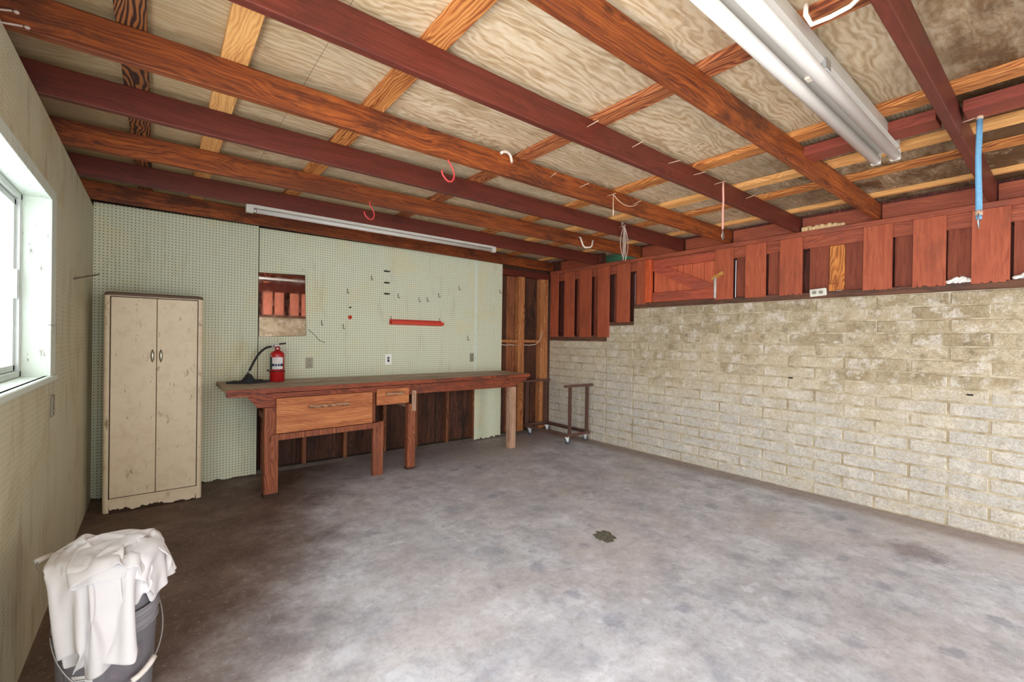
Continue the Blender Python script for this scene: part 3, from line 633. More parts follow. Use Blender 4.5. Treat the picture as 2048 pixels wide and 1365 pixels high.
# top: three lengthwise boards
def board(mb, x0, x1, f0, f1, z0, z1):
    """strip between fractions f0..f1 of the depth (0 = front edge, 1 = wall)"""
    P = []
    for z in (z0, z1):
        for (x, f) in ((x0, f0), (x1, f0), (x1, f1), (x0, f1)):
            P.append((x, yf(x)*(1-f)-.009*f, z))
    mb.add(P, [(0, 1, 2, 3), (4, 5, 6, 7), (0, 1, 5, 4), (1, 2, 6, 5), (2, 3, 7, 6), (3, 0, 4, 7)])
tb = MB()
for a, b, dz in ((0, .33, 0), (.333, .66, -.002), (.663, 1, .001)): board(tb, .87, 4.285, a, b, BT-.036, BT+dz)
o = tb.build('bench_top', M['bench_top'], wb); bv = o.modifiers.new('b', 'BEVEL'); bv.width = .003; bv.segments = 2
def fpan(mb, x0, x1, z0, z1, d0, d1, pts=None):
    """front panel that follows the bench front; d = distance in front(-)/behind(+) of the top edge"""
    poly = pts or [(x0, z0), (x1, z0), (x1, z1), (x0, z1)]; n = len(poly)
    V = [(x, yf(x)+d, z) for d in (d0, d1) for (x, z) in poly]
    mb.add(V, [list(range(n)), list(range(2*n-1, n-1, -1))]+[[i, i+n, (i+1) % n+n, (i+1) % n] for i in range(n)]); return mb
fpan(MB(), .871, 4.284, BT-.042, BT-.001, -.022, -.0005).build('top_edging', M['bench_red'], wb)
fpan(MB(), .875, 1.16, BT-.062, BT-.0445, -.018, .1).build('cleat', M['bench_red'], wb)
fpan(MB(), 0, 0, 0, 0, .010, .040, [(1.02, BT-.063), (1.02, .885), (1.10, .785), (1.24, .782), (2.12, .85), (2.53, .80), (2.62, .803), (4.02, .79), (4.25, .875), (4.265, BT-.051), (1.17, BT-.051), (1.17, BT-.063)]).build('apron', M['bench_red'], wb)
def post(x0, x1, d0, d1, z0, z1, mat, name='leg', foot=None):
    mb = fpan(MB(), x0, x1, z0, z1, d0, d1); o = mb.build(name, mat, wb)
    bv = o.modifiers.new('b', 'BEVEL'); bv.width = .004; bv.segments = 2
    if foot: fpan(MB(), x0-.002, x1+.002, 0.001, foot, d0-.002, d1+.002).build('leg_foot', M['cabinet_rust_shade'], o)
    return o
post(1.150, 1.262, -.002, .085, .0, .781, M['bench_leg'], foot=.035)
post(2.135, 2.245, .016, .06, .0, .545, M['bench_leg'])
post(2.135, 2.165, .037, .10, .545, .9, M['bench_leg'], 'post')
post(2.515, 2.605, .004, .075, .0, .70, M['bench_leg'], foot=.02)
post(2.555, 2.605, -.012, .0035, .62, .84, M['bench_leg_pale'], 'leg_cleat')
post(3.965, 4.065, .006, .09, .0, .79, M['bench_leg_pale'])
fpan(MB(), 1.20, 2.19, .494, .545, -.024, .014).build('drawer_rail', M['bench_leg'], wb)
MB().box(1.23, 1.27, -.75, -.03, .60, .66).build('side_brace', M['bench_leg'], wb)
MB().box(2.53, 2.57, -.64, -.03, .655, .70).build('side_brace', M['bench_leg_pale'], wb)
def drawer(x0, x1, z0, z1, d0, hx0, hx1, hz):
    d = fpan(MB(), x0, x1, z0, z1, d0, d0+.02)
    d.add(*(lambda P: (P, [(0, 1, 2, 3), (4, 5, 6, 7), (0, 1, 5, 4), (1, 2, 6, 5), (2, 3, 7, 6), (3, 0, 4, 7)]))([(x, yf(x)+dd, z) for z in (z0+.02, z1-.02) for (x, dd) in ((x0+.02, .038), (x1-.02, .038), (x1-.02, .42), (x0+.02, .42))]))
    o = d.build('drawer', M['drawer'], wb); bv = o.modifiers.new('b', 'BEVEL'); bv.width = .003; bv.segments = 2
    h = MB(); ym = lambda x: yf(x)+d0-.024
    h.tube([(hx0, ym(hx0), hz), (hx0+.02, ym(hx0), hz+.002), ((hx0+hx1)/2, ym((hx0+hx1)/2), hz+.003), (hx1-.015, ym(hx1), hz+.001), (hx1, ym(hx1), hz)], [.013, .016, .0165, .016, .012], 12)
    hh = h.build('handle', M['stick'], o)
    for x in (hx0+.05, hx1-.05):
        MB().tube([(x, ym(x)-.014, hz), (x, yf(x)+d0+.001, hz)], .008, 8).build('handle_bolt', M['nail'], o)
drawer(1.238, 2.108, .552, .858, -.028, 1.50, 1.87, .765)
drawer(2.158, 2.518, .715, .878, -.012, 2.25, 2.45, .825)

# ------------------------------------------------------------------ FIRE EXTINGUISHER (on the bench)
ex, ey = 1.352, -.235
fe = thing('fire_extinguisher', 'red fire extinguisher with white label and black hose on the workbench', 'fire extinguisher', (ex, ey, BT))
R_ = .066; b0 = BT+.001
MB().lathe((ex, ey, b0), [(R_-.004, 0), (R_, .004), (R_, .088), (R_+.003, .092), (R_+.003, .112), (R_, .116)], 36).build('base_cup', M['ext_red'], fe)
MB().lathe((ex, ey, b0), [(R_+.0035, .098), (R_+.0045, .100), (R_+.0045, .104), (R_+.0035, .106)], 36).build('band', M['dark'], fe)
MB().lathe((ex, ey, b0), [(R_-.003, .117), (R_-.003, .268), (R_-.006, .279), (R_-.016, .290), (.03, .302), (.021, .307), (.0, .307)], 36).build('cylinder', M['ext_red'], fe)
MB().lathe((ex, ey, b0), [(.02, .3075), (.022, .312), (.022, .338), (.016, .345), (0, .345)], 24).build('valve', M['ext_red'], fe)
aim = math.atan2(-5.1-ey, .43-ex)
lb = MB().lathe((ex, ey, b0), [(R_-.0018, .124), (R_-.0018, .240)], 16, aim-.75, aim+.85); l1 = lb.build('label', M['label_white'], fe)
MB().lathe((ex, ey, b0), [(R_-.0014, .153), (R_-.0014, .178)], 16, aim-.75, aim+.85).build('label_band', M['navy'], l1)
MB().lathe((ex, ey, b0), [(R_-.002, .120), (R_-.002, .245)], 12, aim-1.7, aim-.78).build('side_label', M['dark_label'], fe)
MB().lathe((ex, ey, b0), [(R_-.0014, .246), (R_-.0014, .257)], 4, aim-1.0, aim-.80).build('sticker', M['label_white'], fe)
rn = random.Random(5)
for (zz0, zz1, n_, mt) in ((.186, .236, 7, 'ink_pink'), (.128, .146, 2, 'ink')):
    mb = MB()
    for k in range(n_):
        z_ = zz0+(zz1-zz0)*(k+.5)/n_; a = aim-.62+rn.random()*.1; mb.lathe((ex, ey, b0), [(R_-.0013, z_), (R_-.0013, z_+.0025)], 8, a, a+rn.uniform(.5, .95))
    mb.build('label_print', M[mt], l1)
def text(body, size, loc, rot, mat, name, parent, ext=.0004):
    cu = bpy.data.curves.new(name, 'FONT'); cu.body = body; cu.size = size; cu.align_x = 'CENTER'; cu.align_y = 'CENTER'; cu.extrude = ext
    tmp = bpy.data.objects.new(name, cu); COL.objects.link(tmp); bpy.context.view_layer.update()
    me = bpy.data.meshes.new_from_object(tmp.evaluated_get(bpy.context.evaluated_depsgraph_get())); bpy.data.objects.remove(tmp)
    o = bpy.data.objects.new(name, me); COL.objects.link(o); me.materials.clear(); me.materials.append(mat); o.parent = parent
    off = Vector((0, 0, 0)); q = parent
    while q is not None: off += q.location; q = q.parent
    o.location = Vector(loc)-off; o.rotation_euler = rot; return o
for ch, da in (('A', -.32), ('B', .03), ('C', .38)):
    a = aim+da; text(ch, .024, (ex+(R_-.0006)*math.cos(a), ey+(R_-.0006)*math.sin(a), b0+.1655), (math.pi/2, 0, a+math.pi/2), M['label_white'], 'label_letter', l1)
gd = Vector((math.cos(aim), math.sin(aim), 0))
gx = MB(); Mg = Matrix.Rotation(aim, 3, 'Z') @ Matrix.Rotation(math.pi/2, 3, 'Y')
gx.lathe((ex+gd.x*.021, ey+gd.y*.021, b0+.325), [(.016, 0), (.017, .004), (.017, .010), (.0, .010)], 20, M=Mg); ga = gx.build('gauge', M['ext_red'], fe)
MB().lathe((ex+gd.x*.0315, ey+gd.y*.0315, b0+.325), [(.012, 0), (.0, .0008)], 16, M=Mg).build('gauge_face', M['label_white'], ga)
MB().box(ex-.028, ex+.012, ey-.011, ey+.011, b0+.3455, b0+.358, .003).build('valve_head', M['steel'], fe)
Mr = lambda a, c: Matrix.Translation(Vector(c)) @ Matrix.Rotation(a, 4, 'Y')
MB().box(0, .06, -.008, .008, -.003, .003, .002, Mr(math.radians(-6), (ex-.04, ey, b0+.362))).build('lever_arm', M['steel'], fe)
MB().box(.045, .105, -.012, .012, -.008, .008, .003, Mr(math.radians(-6), (ex-.03, ey, b0+.364))).build('squeeze_lever', M['rubber'], fe)
MB().box(0, .105, -.012, .012, -.006, .006, .003, Mr(math.radians(38), (ex+.013, ey, b0+.352))).build('carry_handle', M['white_enamel'], fe)
MB().tube([(ex-.0285, ey, b0+.345), (ex-.055, ey, b0+.343)], .010, 10).build('hose_fitting', M['steel'], fe)
hp = bez((ex-.055, ey, b0+.343), (ex-.15, ey, b0+.335), (ex-.19, ey+.01, b0+.22), (ex-.238, ey+.0, b0+.115), 18)
ho = MB().tube(hp, .0105, 12).build('hose', M['rubber'], fe)
MB().tube([(ex-.238, ey, b0+.115), (ex-.248, ey, b0+.092), (ex-.258, ey, b0+.065)], [.011, .011, .007], 10).build('hose_nozzle', M['steel'], ho)
# black rag under the nozzle
rg = MB(); nx_, ny_ = 40, 16; V = []; F = []; rn = random.Random(9)
import mathutils
for j in range(ny_+1):
    for i in range(nx_+1):
        u = i/nx_*2-1; w_ = j/ny_*2-1
        rad = abs(u)**1.2; half = .085*(1-.55*abs(u)**1.5)
        px_ = 1.105+u*.175; py_ = -.235+w_*half
        h_ = .062*math.exp(-((u-.02)/.22)**2)*(1-w_*w_)**.8+.024*(1-w_*w_)*(1-.35*abs(u))*(1+.8*mathutils.noise.noise(Vector((u*5, w_*2, 8))))
        nz = mathutils.noise.noise(Vector((u*7, w_*4, 1.7))); h_ *= 1+.4*nz; h_ += .004*mathutils.noise.noise(Vector((u*19, w_*13, 5)))*(1-w_*w_)
        py_ += .014*mathutils.noise.noise(Vector((u*6, 0, 3+w_)))
        V.append((px_, py_, BT+.002+max(0, h_)))
for j in range(ny_):
    for i in range(nx_):
        a = j*(nx_+1)+i; F.append((a, a+1, a+nx_+2, a+nx_+1))
base = len(V); V += [(x_, y_, BT+.001) for (x_, y_, z_) in V]
for j in range(ny_):
    for i in range(nx_):
        a = base+j*(nx_+1)+i; F.append((a, a+nx_+1, a+nx_+2, a+1))
for i in range(nx_): F += [(i, i+1, base+i+1, base+i), (ny_*(nx_+1)+i, ny_*(nx_+1)+i+1, base+ny_*(nx_+1)+i+1, base+ny_*(nx_+1)+i)]
for j in range(ny_):
    for q in (0, nx_): a = j*(nx_+1)+q; F.append((a, a+nx_+1, base+a+nx_+1, base+a))
tag(rg.add(V, F, True).build('black_rag', M['rag']), 'crumpled black rag under the extinguisher hose on the bench end', 'rag')

# ------------------------------------------------------------------ things on the pegboard
mr = thing('wall_mirror', 'unframed mirror hung on the green pegboard above the extinguisher', 'mirror', (1.44, -.008, 1.38))
MB().prism([(1.226, 1.387), (1.667, 1.407), (1.652, 2.052), (1.213, 2.038)], 'y', -.012, -.0075).build('backing', M['dark_frame'], mr)
MB().prism([(1.229, 1.390), (1.663, 1.410), (1.648, 2.048), (1.216, 2.034)], 'y', -.0145, -.0122).build('glass', M['mirror'], mr)
def plate(cx, cz, w_, h_, label, matp, kind):
    o = thing(kind, label, 'light switch' if 'switch' in kind else 'outlet', (cx, -.0065, cz))
    MB().box(cx-w_/2, cx+w_/2, -.013, -.0066, cz-h_/2, cz+h_/2, .003, seg=2).build('cover_plate', matp, o)
    if 'switch' in kind:
        MB().box(cx-.012, cx+.012, -.0145, -.0131, cz-.03, cz+.03, .0005).build('toggle_slot', M['dark'], o)
        MB().box(cx-.005, cx+.005, -.024, -.0146, cz-.002, cz+.012, .002).build('toggle', M['ivory'], o)
    else:
        for dz in (-.026, .026):
            r = MB(); r.prism([(cx+.017*math.cos(a)*1.0, cz+dz+.0145*math.sin(a)) for a in [k*math.pi/10 for k in range(20)]], 'y', -.0155, -.0131)
            q = r.build('receptacle', matp, o)
            s_ = MB(); s_.box(cx-.0075, cx-.005, -.0162, -.0156, cz+dz-.002, cz+dz+.008); s_.box(cx+.005, cx+.0075, -.0162, -.0156, cz+dz-.002, cz+dz+.008); s_.box(cx-.002, cx+.002, -.0162, -.0156, cz+dz-.009, cz+dz-.005)
            s_.build('slot', M['dark'], q)
    return o
plate(1.703, 1.116, .074, .116, 'grey double outlet on the pegboard right of the extinguisher', M['outlet_grey'], 'wall_outlet')
plate(3.778, 1.146, .064, .114, 'small grey outlet near the vertical strip at the pegboard right end', M['outlet_grey'], 'wall_outlet')
plate(2.59, 1.14, .08, .125, 'white switch plate with dark slot above the middle of the bench', M['plate_white'], 'wall_switch')
rbx = MB(); rbx.prism([(-.0065, 1.555), (-.075, 1.565), (-.078, 1.60), (-.072, 1.602), (-.068, 1.575), (-.014, 1.568), (-.014, 1.622), (-.0065, 1.622)], 'x', 2.60, 3.30)
rk = thing('tool_rack', 'long bright red plastic tool rack on the pegboard', 'tool rack', (2.95, -.007, 1.56))
o = rbx.build('tray', M['red_plastic'], rk)
for x_ in (2.615, 3.27): MB().tube([(x_, -.012, 1.62), (x_, -.012, 1.655), (x_, -.004, 1.66)], .003, 6).build('hanger', M['pin'], rk)
tag(MB().lathe((2.13, -.0068, 1.624), [(.022, 0), (.021, .008), (0, .010)], 20, M=Matrix.Rotation(math.pi/2, 3, 'X')).build('mounted_disc', M['red_plastic']), 'small round red disc on the pegboard left of the tool rack', 'disc')
hk0 = None
hooks = [(2.37, 2.094, 'J', 'peg hook left of the three stacked dark pegs'), (2.702, 1.909, 'J', 'peg hook right of and below the three stacked dark pegs'), (2.977, 1.881, 'J', 'left of the two close peg hooks above the red rack'),
         (3.092, 1.892, 'J', 'right of the two close peg hooks above the red rack'), (3.253, 1.955, 'J', 'peg hook above the right end of the red rack'), (3.556, 2.076, 'J', 'large peg hook high up left of the vertical strip'),
         (3.703, 1.41, 'J', 'peg hook low down above the small grey outlet'), (4.235, 2.083, 'J', 'peg hook near the right edge of the pegboard'), (2.096, 1.921, 'J', 'peg hook above the round red disc'),
         (1.823, 1.554, 'J', 'peg hook right of the mirror'), (2.054, 1.52, 'J', 'peg hook below the round red disc'), (1.306, 1.05, 'P', 'short dark peg beside the extinguisher base'), (2.126, 1.734, 'P', 'dark peg just above the round red disc'),
         (2.532, 2.187, 'D', 'topmost of three dark double pegs in a column'), (2.534, 2.051, 'D', 'middle of three dark double pegs in a column'), (2.536, 1.92, 'D', 'lowest of three dark double pegs in a column')]
protos = {}
for (x_, z_, k, lab) in hooks:
    if k not in protos:
        mb = MB()
        if k == 'J': mb.tube([(0, -.004, .02), (0, -.012, .022), (0, -.014, .015), (0, -.014, -.02), (0, -.02, -.028), (0, -.05, -.03), (0, -.058, -.02)], .0028, 6)
        elif k == 'P': mb.tube([(0, -.004, 0), (0, -.04, 0)], .008, 8)
        else: mb.tube([(0, -.004, 0), (0, -.055, .004)], .006, 8); mb.tube([(.045, -.004, 0), (.045, -.055, .004)], .004, 8); mb.box(-.01, .055, -.012, -.0068, -.008, .008)
        o = protos[k] = mb.build('hanging_hook', M['pin'])
    else:
        o = protos[k].copy(); COL.objects.link(o)
    o.location = (x_, -.003, z_); tag(o, lab, 'hook', 'pegboard hooks')
# outlet on the left wall, rod on the left wall
lo = thing('wall_outlet', 'grey outlet on the left wall just under the window corner', 'outlet', (.0005, -1.805, 1.02))
MB().box(.0006, .008, -1.842, -1.77, .965, 1.078, .003).build('cover_plate', M['outlet_grey'], lo)
for dz in (-.026, .026):
    MB().prism([(-1.806+.016*math.cos(a), 1.0215+dz+.014*math.sin(a)) for a in [k*math.pi/10 for k in range(20)]], 'x', .0081, .011).build('receptacle', M['outlet_grey'], lo)
tag(MB().tube([(.0, -1.088, 1.751), (.106, -.90, 1.81)], [.006, .004], 8).build('rod', M['cabinet_top']), 'thin rusty rod poking out of the left wall near the corner', 'rod')

# ------------------------------------------------------------------ fluorescent lights
sf = thing('hanging_tube_light', 'single long white fluorescent tube under a maroon beam by the pegboard', 'fluorescent light', (2.2, -.95, ZB))
sy, sz = -.945, 2.418
MB().box(1.0, 3.44, sy-.02, sy+.02, ZB-.026, ZB-.001, .003).build('channel', M['white_enamel'], sf)
MB().tube([(1.03, sy, sz), (3.41, sy, sz)], .019, 16).build('tube', M['tube_glass'], sf)
for x_ in (.975, 3.41): 
    e = MB().box(x_, x_+.055, sy-.022, sy+.022, sz-.022, ZB-.004, .004).build('lamp_holder', M['white_enamel'], sf)
MB().tube([(1.031, sy, sz), (1.05, sy, sz)], .0197, 16).build('tube_cap', M['steel'], sf)
df = thing('double_tube_light', 'large white double tube fluorescent fixture hanging at the upper right', 'fluorescent light', (2.6, -4.4, ZT))
x0_, x1_ = 1.335, 3.775
MB().prism([(-4.465, ZT-.001), (-4.335, ZT-.001), (-4.335, ZT-.055), (-4.35, ZT-.075), (-4.45, ZT-.075), (-4.465, ZT-.055)], 'x', x0_, x1_).build('housing', M['white_enamel'], df)
for y_ in (-4.355, -4.445):
    MB().tube([(x0_+.02, y_, ZT-.107), (x1_-.01, y_, ZT-.107)], .0255, 20).build('tube', M['tube_glass'], df)
    MB().box(x1_-.012, x1_+.012, y_-.024, y_+.024, ZT-.132, ZT-.07, .004).build('lamp_holder', M['white_enamel'], df)
MB().box(2.52, 2.57, -4.475, -4.455, ZT-.10, ZT-.05, .003).build('bracket', M['steel'], df)
MB().box(2.56, 2.60, -4.42, -4.38, ZT-.088, ZT-.0755, .003).build('tube_clip', M['white_vinyl'], df)

# ------------------------------------------------------------------ hooks, cords and nails under the ceiling
def shook(x_, y_, lab, mat, s=1.0):
    p = [(x_, y_, ZB+.02), (x_, y_, ZB-.005), (x_+.02*s, y_-.006, ZB-.04*s), (x_+.035*s, y_-.01, ZB-.085*s), (x_+.02*s, y_-.012, ZB-.125*s), (x_-.015*s, y_-.014, ZB-.13*s), (x_-.045*s, y_-.012, ZB-.10*s), (x_-.05*s, y_-.012, ZB-.075*s)]
    P = []
    for a in range(len(p)-1):
        for k in range(4):
            p0, p1, p2, p3 = [Vector(p[max(0, min(len(p)-1, a+d))]) for d in (-1, 0, 1, 2)]; t = k/4
            P.append(.5*((2*p1)+(-p0+p2)*t+(2*p0-5*p1+4*p2-p3)*t*t+(-p0+3*p1-3*p2+p3)*t**3))
    P.append(Vector(p[-1])); tag(MB().tube(P, .0048, 8).build('ceiling_hook', mat), lab, 'hook')
shook(1.775, -2.775, 'red coated screw hook hanging from the bright orange beam', M['red_vinyl'])
shook(1.744, -1.60, 'red coated screw hook hanging in front of the single tube light', M['red_vinyl'], .95)
tag(MB().tube(bez((2.10, -2.86, 2.565), (2.14, -2.86, 2.60), (2.20, -2.84, 2.60), (2.235, -2.799, 2.56), 10), .009, 8).build('ceiling_hook', M['white_vinyl']), 'white wrapped peg stuck on the face of the bright orange beam', 'hook')
tag(MB().tube([(4.12, -1.64, 2.56), (4.12, -1.66, 2.545), (4.14, -1.68, 2.46), (4.16, -1.69, 2.44), (4.24, -1.70, 2.45), (4.262, -1.70, 2.47), (4.28, -1.70, 2.535)], .009, 8).build('ceiling_hook', M['white_vinyl']), 'white J shaped hook on the orange beam near the green sheet', 'hook')
tag(MB().tube([(2.215, -4.50, 2.60), (2.215, -4.50, 2.565), (2.255, -4.505, 2.545), (2.262, -4.56, 2.545), (2.255, -4.62, 2.545), (2.235, -4.655, 2.55), (2.22, -4.665, 2.60)], .0085, 8).build('bracket_hook', M['white_vinyl']), 'cream coated bracket hook beside the near maroon beam at top right', 'hook')
tag(MB().tube([(2.02, -4.50, 2.60), (2.01, -4.49, 2.55)], .008, 8).build('bracket_hook', M['white_vinyl']), 'short white peg above the double light at the top edge', 'hook')
nl = None
nails = [(2.233, 5, 'nail on the middle maroon beam below a reddish purlin'), (2.627, 5, 'nail on the middle maroon beam, second from the left'), (3.005, 5, 'nail on the middle maroon beam, third from the left'), (3.316, 5, 'nail on the middle maroon beam just left of the pink cord'), (3.60, 5, 'nail that the pink cord hangs from'), (4.1, 5, 'nail on the middle maroon beam right of the pink cord'),
         (2.578, 4, 'nail on the bright orange beam right of the white wrapped peg'), (2.884, 4, 'nail on the bright orange beam left of the hanging string'), (3.20, 4, 'nail holding the hanging string on the orange beam'), (3.535, 4, 'nail at the right end of the draped string'), (4.06, 3, 'nail that the grey wire bundle hangs from'), (3.64, 7, 'nail that the blue strap hangs from')]
for (x_, bi, lab) in nails:
    if nl is None:
        nl = o = MB().tube([(0, .03, 0), (0, -.075, .012)], .0026, 6).lathe((0, -.075, .012), [(.0055, 0), (.0055, .002), (0, .002)], 8, M=Matrix.Rotation(math.pi/2, 3, 'X')).build('nail', M['nail'])
    else:
        o = nl.copy(); COL.objects.link(o)
    o.location = (x_, beam_y(bi, x_)-.04, ZB+.075+(.01 if bi == 5 else 0)); o.rotation_euler = (random.uniform(-.15, .15), 0, random.uniform(-.25, .25)); tag(o, lab, 'nail', 'nails in the beams')
yb4 = beam_y(4, 3.2)-.10
tag(MB().tube([(3.2, yb4, 2.545), (3.2, yb4, 2.45), (3.203, yb4, 2.40), (3.2, yb4, 2.375)], [.003, .003, .005, .004], 6).tube(bez((3.2, yb4, 2.542), (3.3, yb4, 2.47), (3.42, yb4, 2.47), (3.525, yb4+.01, 2.535)), .0028, 6).build('string', M['cord']), 'knotted dusty string hanging and draped between two nails', 'string')
yb5 = beam_y(5, 3.6)-.105
pc = thing('pink_cord', 'pink bungee cord with wire hook hanging from the middle maroon beam', 'cord', (3.6, yb5, 2.5))
MB().tube([(3.6, yb5, 2.555), (3.6, yb5, 2.50), (3.606, yb5, 2.42), (3.60, yb5, 2.34), (3.603, yb5, 2.25), (3.602, yb5, 2.215)], .007, 8).build('cord', M['pink_cord'], pc)
MB().tube([(3.602, yb5, 2.22), (3.600, yb5, 2.195), (3.59, yb5, 2.16), (3.605, yb5, 2.14), (3.622, yb5, 2.16), (3.612, yb5, 2.20)], .003, 6).build('wire_hook', M['steel'], pc)
yb3 = beam_y(3, 4.06)-.10; wbm = MB()
wbm.tube(bez((4.06, yb3, 2.56), (4.0, yb3, 2.62), (4.02, yb3, 2.52), (4.07, yb3, 2.53), 10), .0035, 6)
for dx, zb_, dy in ((-.03, 2.22, 0), (.0, 2.205, .01), (.03, 2.20, -.01), (.012, 2.26, .015)):
    wbm.tube(bez((4.06, yb3, 2.555), (4.06+dx*2.2, yb3+dy, 2.44), (4.06+dx*2.4, yb3+dy, 2.32), (4.065+dx*.3, yb3+dy, zb_), 12), .0035, 6)
    wbm.tube(bez((4.065+dx*.3, yb3+dy, zb_), (4.09, yb3+dy, 2.30), (4.09-dx, yb3, 2.45), (4.06, yb3, 2.55), 12), .003, 6)
tag(wbm.build('wire_bundle', M['grey_wire']), 'looped bundle of grey wire hanging from a maroon beam', 'wire')
yb7 = beam_y(7, 3.64)-.10
bs = thing('blue_strap', 'light blue rubber strap hanging at the upper right by the red planks', 'strap', (3.64, yb7, 2.5))
MB().tube([(3.64, yb7, 2.555), (3.635, yb7, 2.45), (3.612, yb7, 2.34), (3.63, yb7, 2.25), (3.66, yb7, 2.15), (3.668, yb7, 2.075)], [.012, .012, .0115, .012, .013, .013], 10).build('strap', M['blue'], bs)
MB().tube([(3.638, yb7, 2.56), (3.64, yb7, 2.535)], .0135, 10).build('collar', M['nail'], bs)
MB().tube([(3.668, yb7, 2.085), (3.669, yb7, 2.06)], .0145, 10).build('collar', M['nail'], bs)
MB().tube([(3.669, yb7, 2.06), (3.67, yb7, 2.04)], [.011, .012], 10).build('end_bead', M['blue'], bs)
MB().tube([(3.655, yb7, 2.07), (3.64, yb7, 2.02), (3.668, yb7, 1.995), (3.70, yb7, 2.02), (3.685, yb7, 2.07)], .0028, 6).build('wire_hook', M['steel'], bs)
for (z_, x1q, lab) in ((2.468, .05, 'upper of two pale wires poking out at the top left edge'), (2.428, .075, 'lower of two pale wires poking out at the top left edge')):
    tag(MB().tube([(.0, -2.90, z_-.012), (x1q-.01, -2.90, z_)], .0035, 6).sphere((x1q, -2.90, z_), .008, .006, .006, 6).build('wire_stub', M['grey_wire']), lab, 'wire')

# ------------------------------------------------------------------ on the right wall
so = thing('junction_box', 'dusty white double outlet box on the sill plate of the right wall', 'outlet', (W, -3.62, H17+.07))
M3 = Matrix.Translation((W+.004, -3.622, H17+.055)) @ Matrix.Rotation(math.radians(-4), 4, 'X')
MB().box(-.03, .02, -.066, .066, -.034, .036, .006, M3).build('box', M['ivory'], so)
for dy in (-.026, .026):
    MB().prism([(-3.622+dy+.018*math.cos(a), H17+.056+.017*math.sin(a)) for a in [k*math.pi/10 for k in range(20)]], 'x', W-.031, W-.0265).build('receptacle', M['outlet_grey'], so)
MB().box(W+.0, W+.02, -3.80, -3.70, H17+.055, H17+.065).build('conduit', M['steel'], so)
tag(MB().box(W-.01, W+.028, -3.755, -3.702, H17+.062, H17+.125, .004).build('wood_chip', M['orange_board']), 'small wood block beside the outlet box on the sill', 'wood block')
for (a, b, n, lab) in ((-4.612, -4.482, 40, 'pile of white fluff on the sill left of the widest plank'), (-4.99, -4.82, 40, 'white fluff on the sill at the right picture edge')):
    mb = MB(); rn = random.Random(n+int(a*10))
    for k in range(n):
        u = rn.random(); y_ = a+(b-a)*u; h_ = (1-abs(u-.45)*1.6)*.045
        mb.sphere((W+.002+rn.random()*.022, y_, H17+.068+max(0, h_)*rn.random()), .012+rn.random()*.008, .013+rn.random()*.008, .009+rn.random()*.006, 4)
    o = mb.build('white_fluff', M['fluff']); o['kind'] = 'stuff'; tag(o, lab, 'fluff')
hm = thing('stick_mallet', 'white stick topped by a yellow wood block beside the hatch', 'mallet', (W-.03, -2.655, H17+.064))
MB().tube([(W-.036, -2.655, H17+.06), (W-.036, -2.655, 2.10)], [.012, .016], 10).build('stick', M['white_enamel'], hm)
Mh = Matrix.Translation((W-.036, -2.68, 2.125)) @ Matrix.Rotation(math.radians(-24), 4, 'X')
MB().box(-.012, .012, -.07, .07, -.019, .019, .003, Mh).build('head', M['block_yellow'], hm)

for (y_, z_, lab) in ((-3.40, 1.065, 'small dark slot in the block wall joint left of the middle'), (-4.62, 1.03, 'small dark slot in the block wall near the right edge')):
    tag(MB().box(W-.008, W+.01, y_-.018, y_+.018, z_-.006, z_+.006, .002).build('weep_hole_mark', M['dark']), lab, 'weep hole')  # dark raised blocks stand in for the black weep holes
tag(MB().tube([(1.69, -.008, 1.475), (1.73, -.011, 1.44), (1.77, -.010, 1.40), (1.80, -.012, 1.36), (1.86, -.010, 1.335)], .0025, 6).build('hanging_wire', M['pin']), 'thin dark wire on the pegboard below the right side of the mirror', 'wire')
# ------------------------------------------------------------------ DOLLY
dl = thing('frame_dolly', 'rusty angle iron dolly on casters in the corner by the block wall', 'dolly', (4.94, -.45, 0))
dx0, dx1, dy0, dy1, dz = 4.70, 5.155, -.925, -.03, .115
fb_ = MB()
for (a, b, c, d) in ((dx0, dx1, dy0, dy0+.004), (dx0, dx1, dy1-.004, dy1), (dx0, dx0+.004, dy0+.005, dy1-.005), (dx1-.004, dx1, dy0+.005, dy1-.005)):
    fb_.box(a, b, c, d, dz-.01, dz+.03)
for (a, b, c, d) in ((dx0+.004, dx1-.004, dy0+.004, dy0+.04), (dx0+.004, dx1-.004, dy1-.04, dy1-.004), (dx0+.004, dx0+.04, dy0+.041, dy1-.041), (dx1-.04, dx1-.004, dy0+.041, dy1-.041)):
    fb_.box(a, b, c, d, dz-.01, dz-.006)
fb_.build('base_frame', M['dolly'], dl)
for (x_, y_) in ((dx0+.05, dy0+.006), (dx1-.07, dy0+.006), (dx0+.03, dy1-.02), (dx1-.06, dy1-.02)):
    u = MB(); u.box(x_, x_+.014, y_, y_+.03, dz-.005, .765); u.box(x_+.024, x_+.04, y_, y_+.03, dz-.005, .765); u.box(x_+.012, x_+.026, y_+.026, y_+.030, dz-.005, .765)
    u.build('upright', M['dolly'], dl)
for y_ in (dy0-.012, dy1-.035):
    t_ = MB().box(dx0-.04, dx1+.04, y_, y_+.045, .766, .797, .003); t_.build('top_bar', M['dolly'], dl)
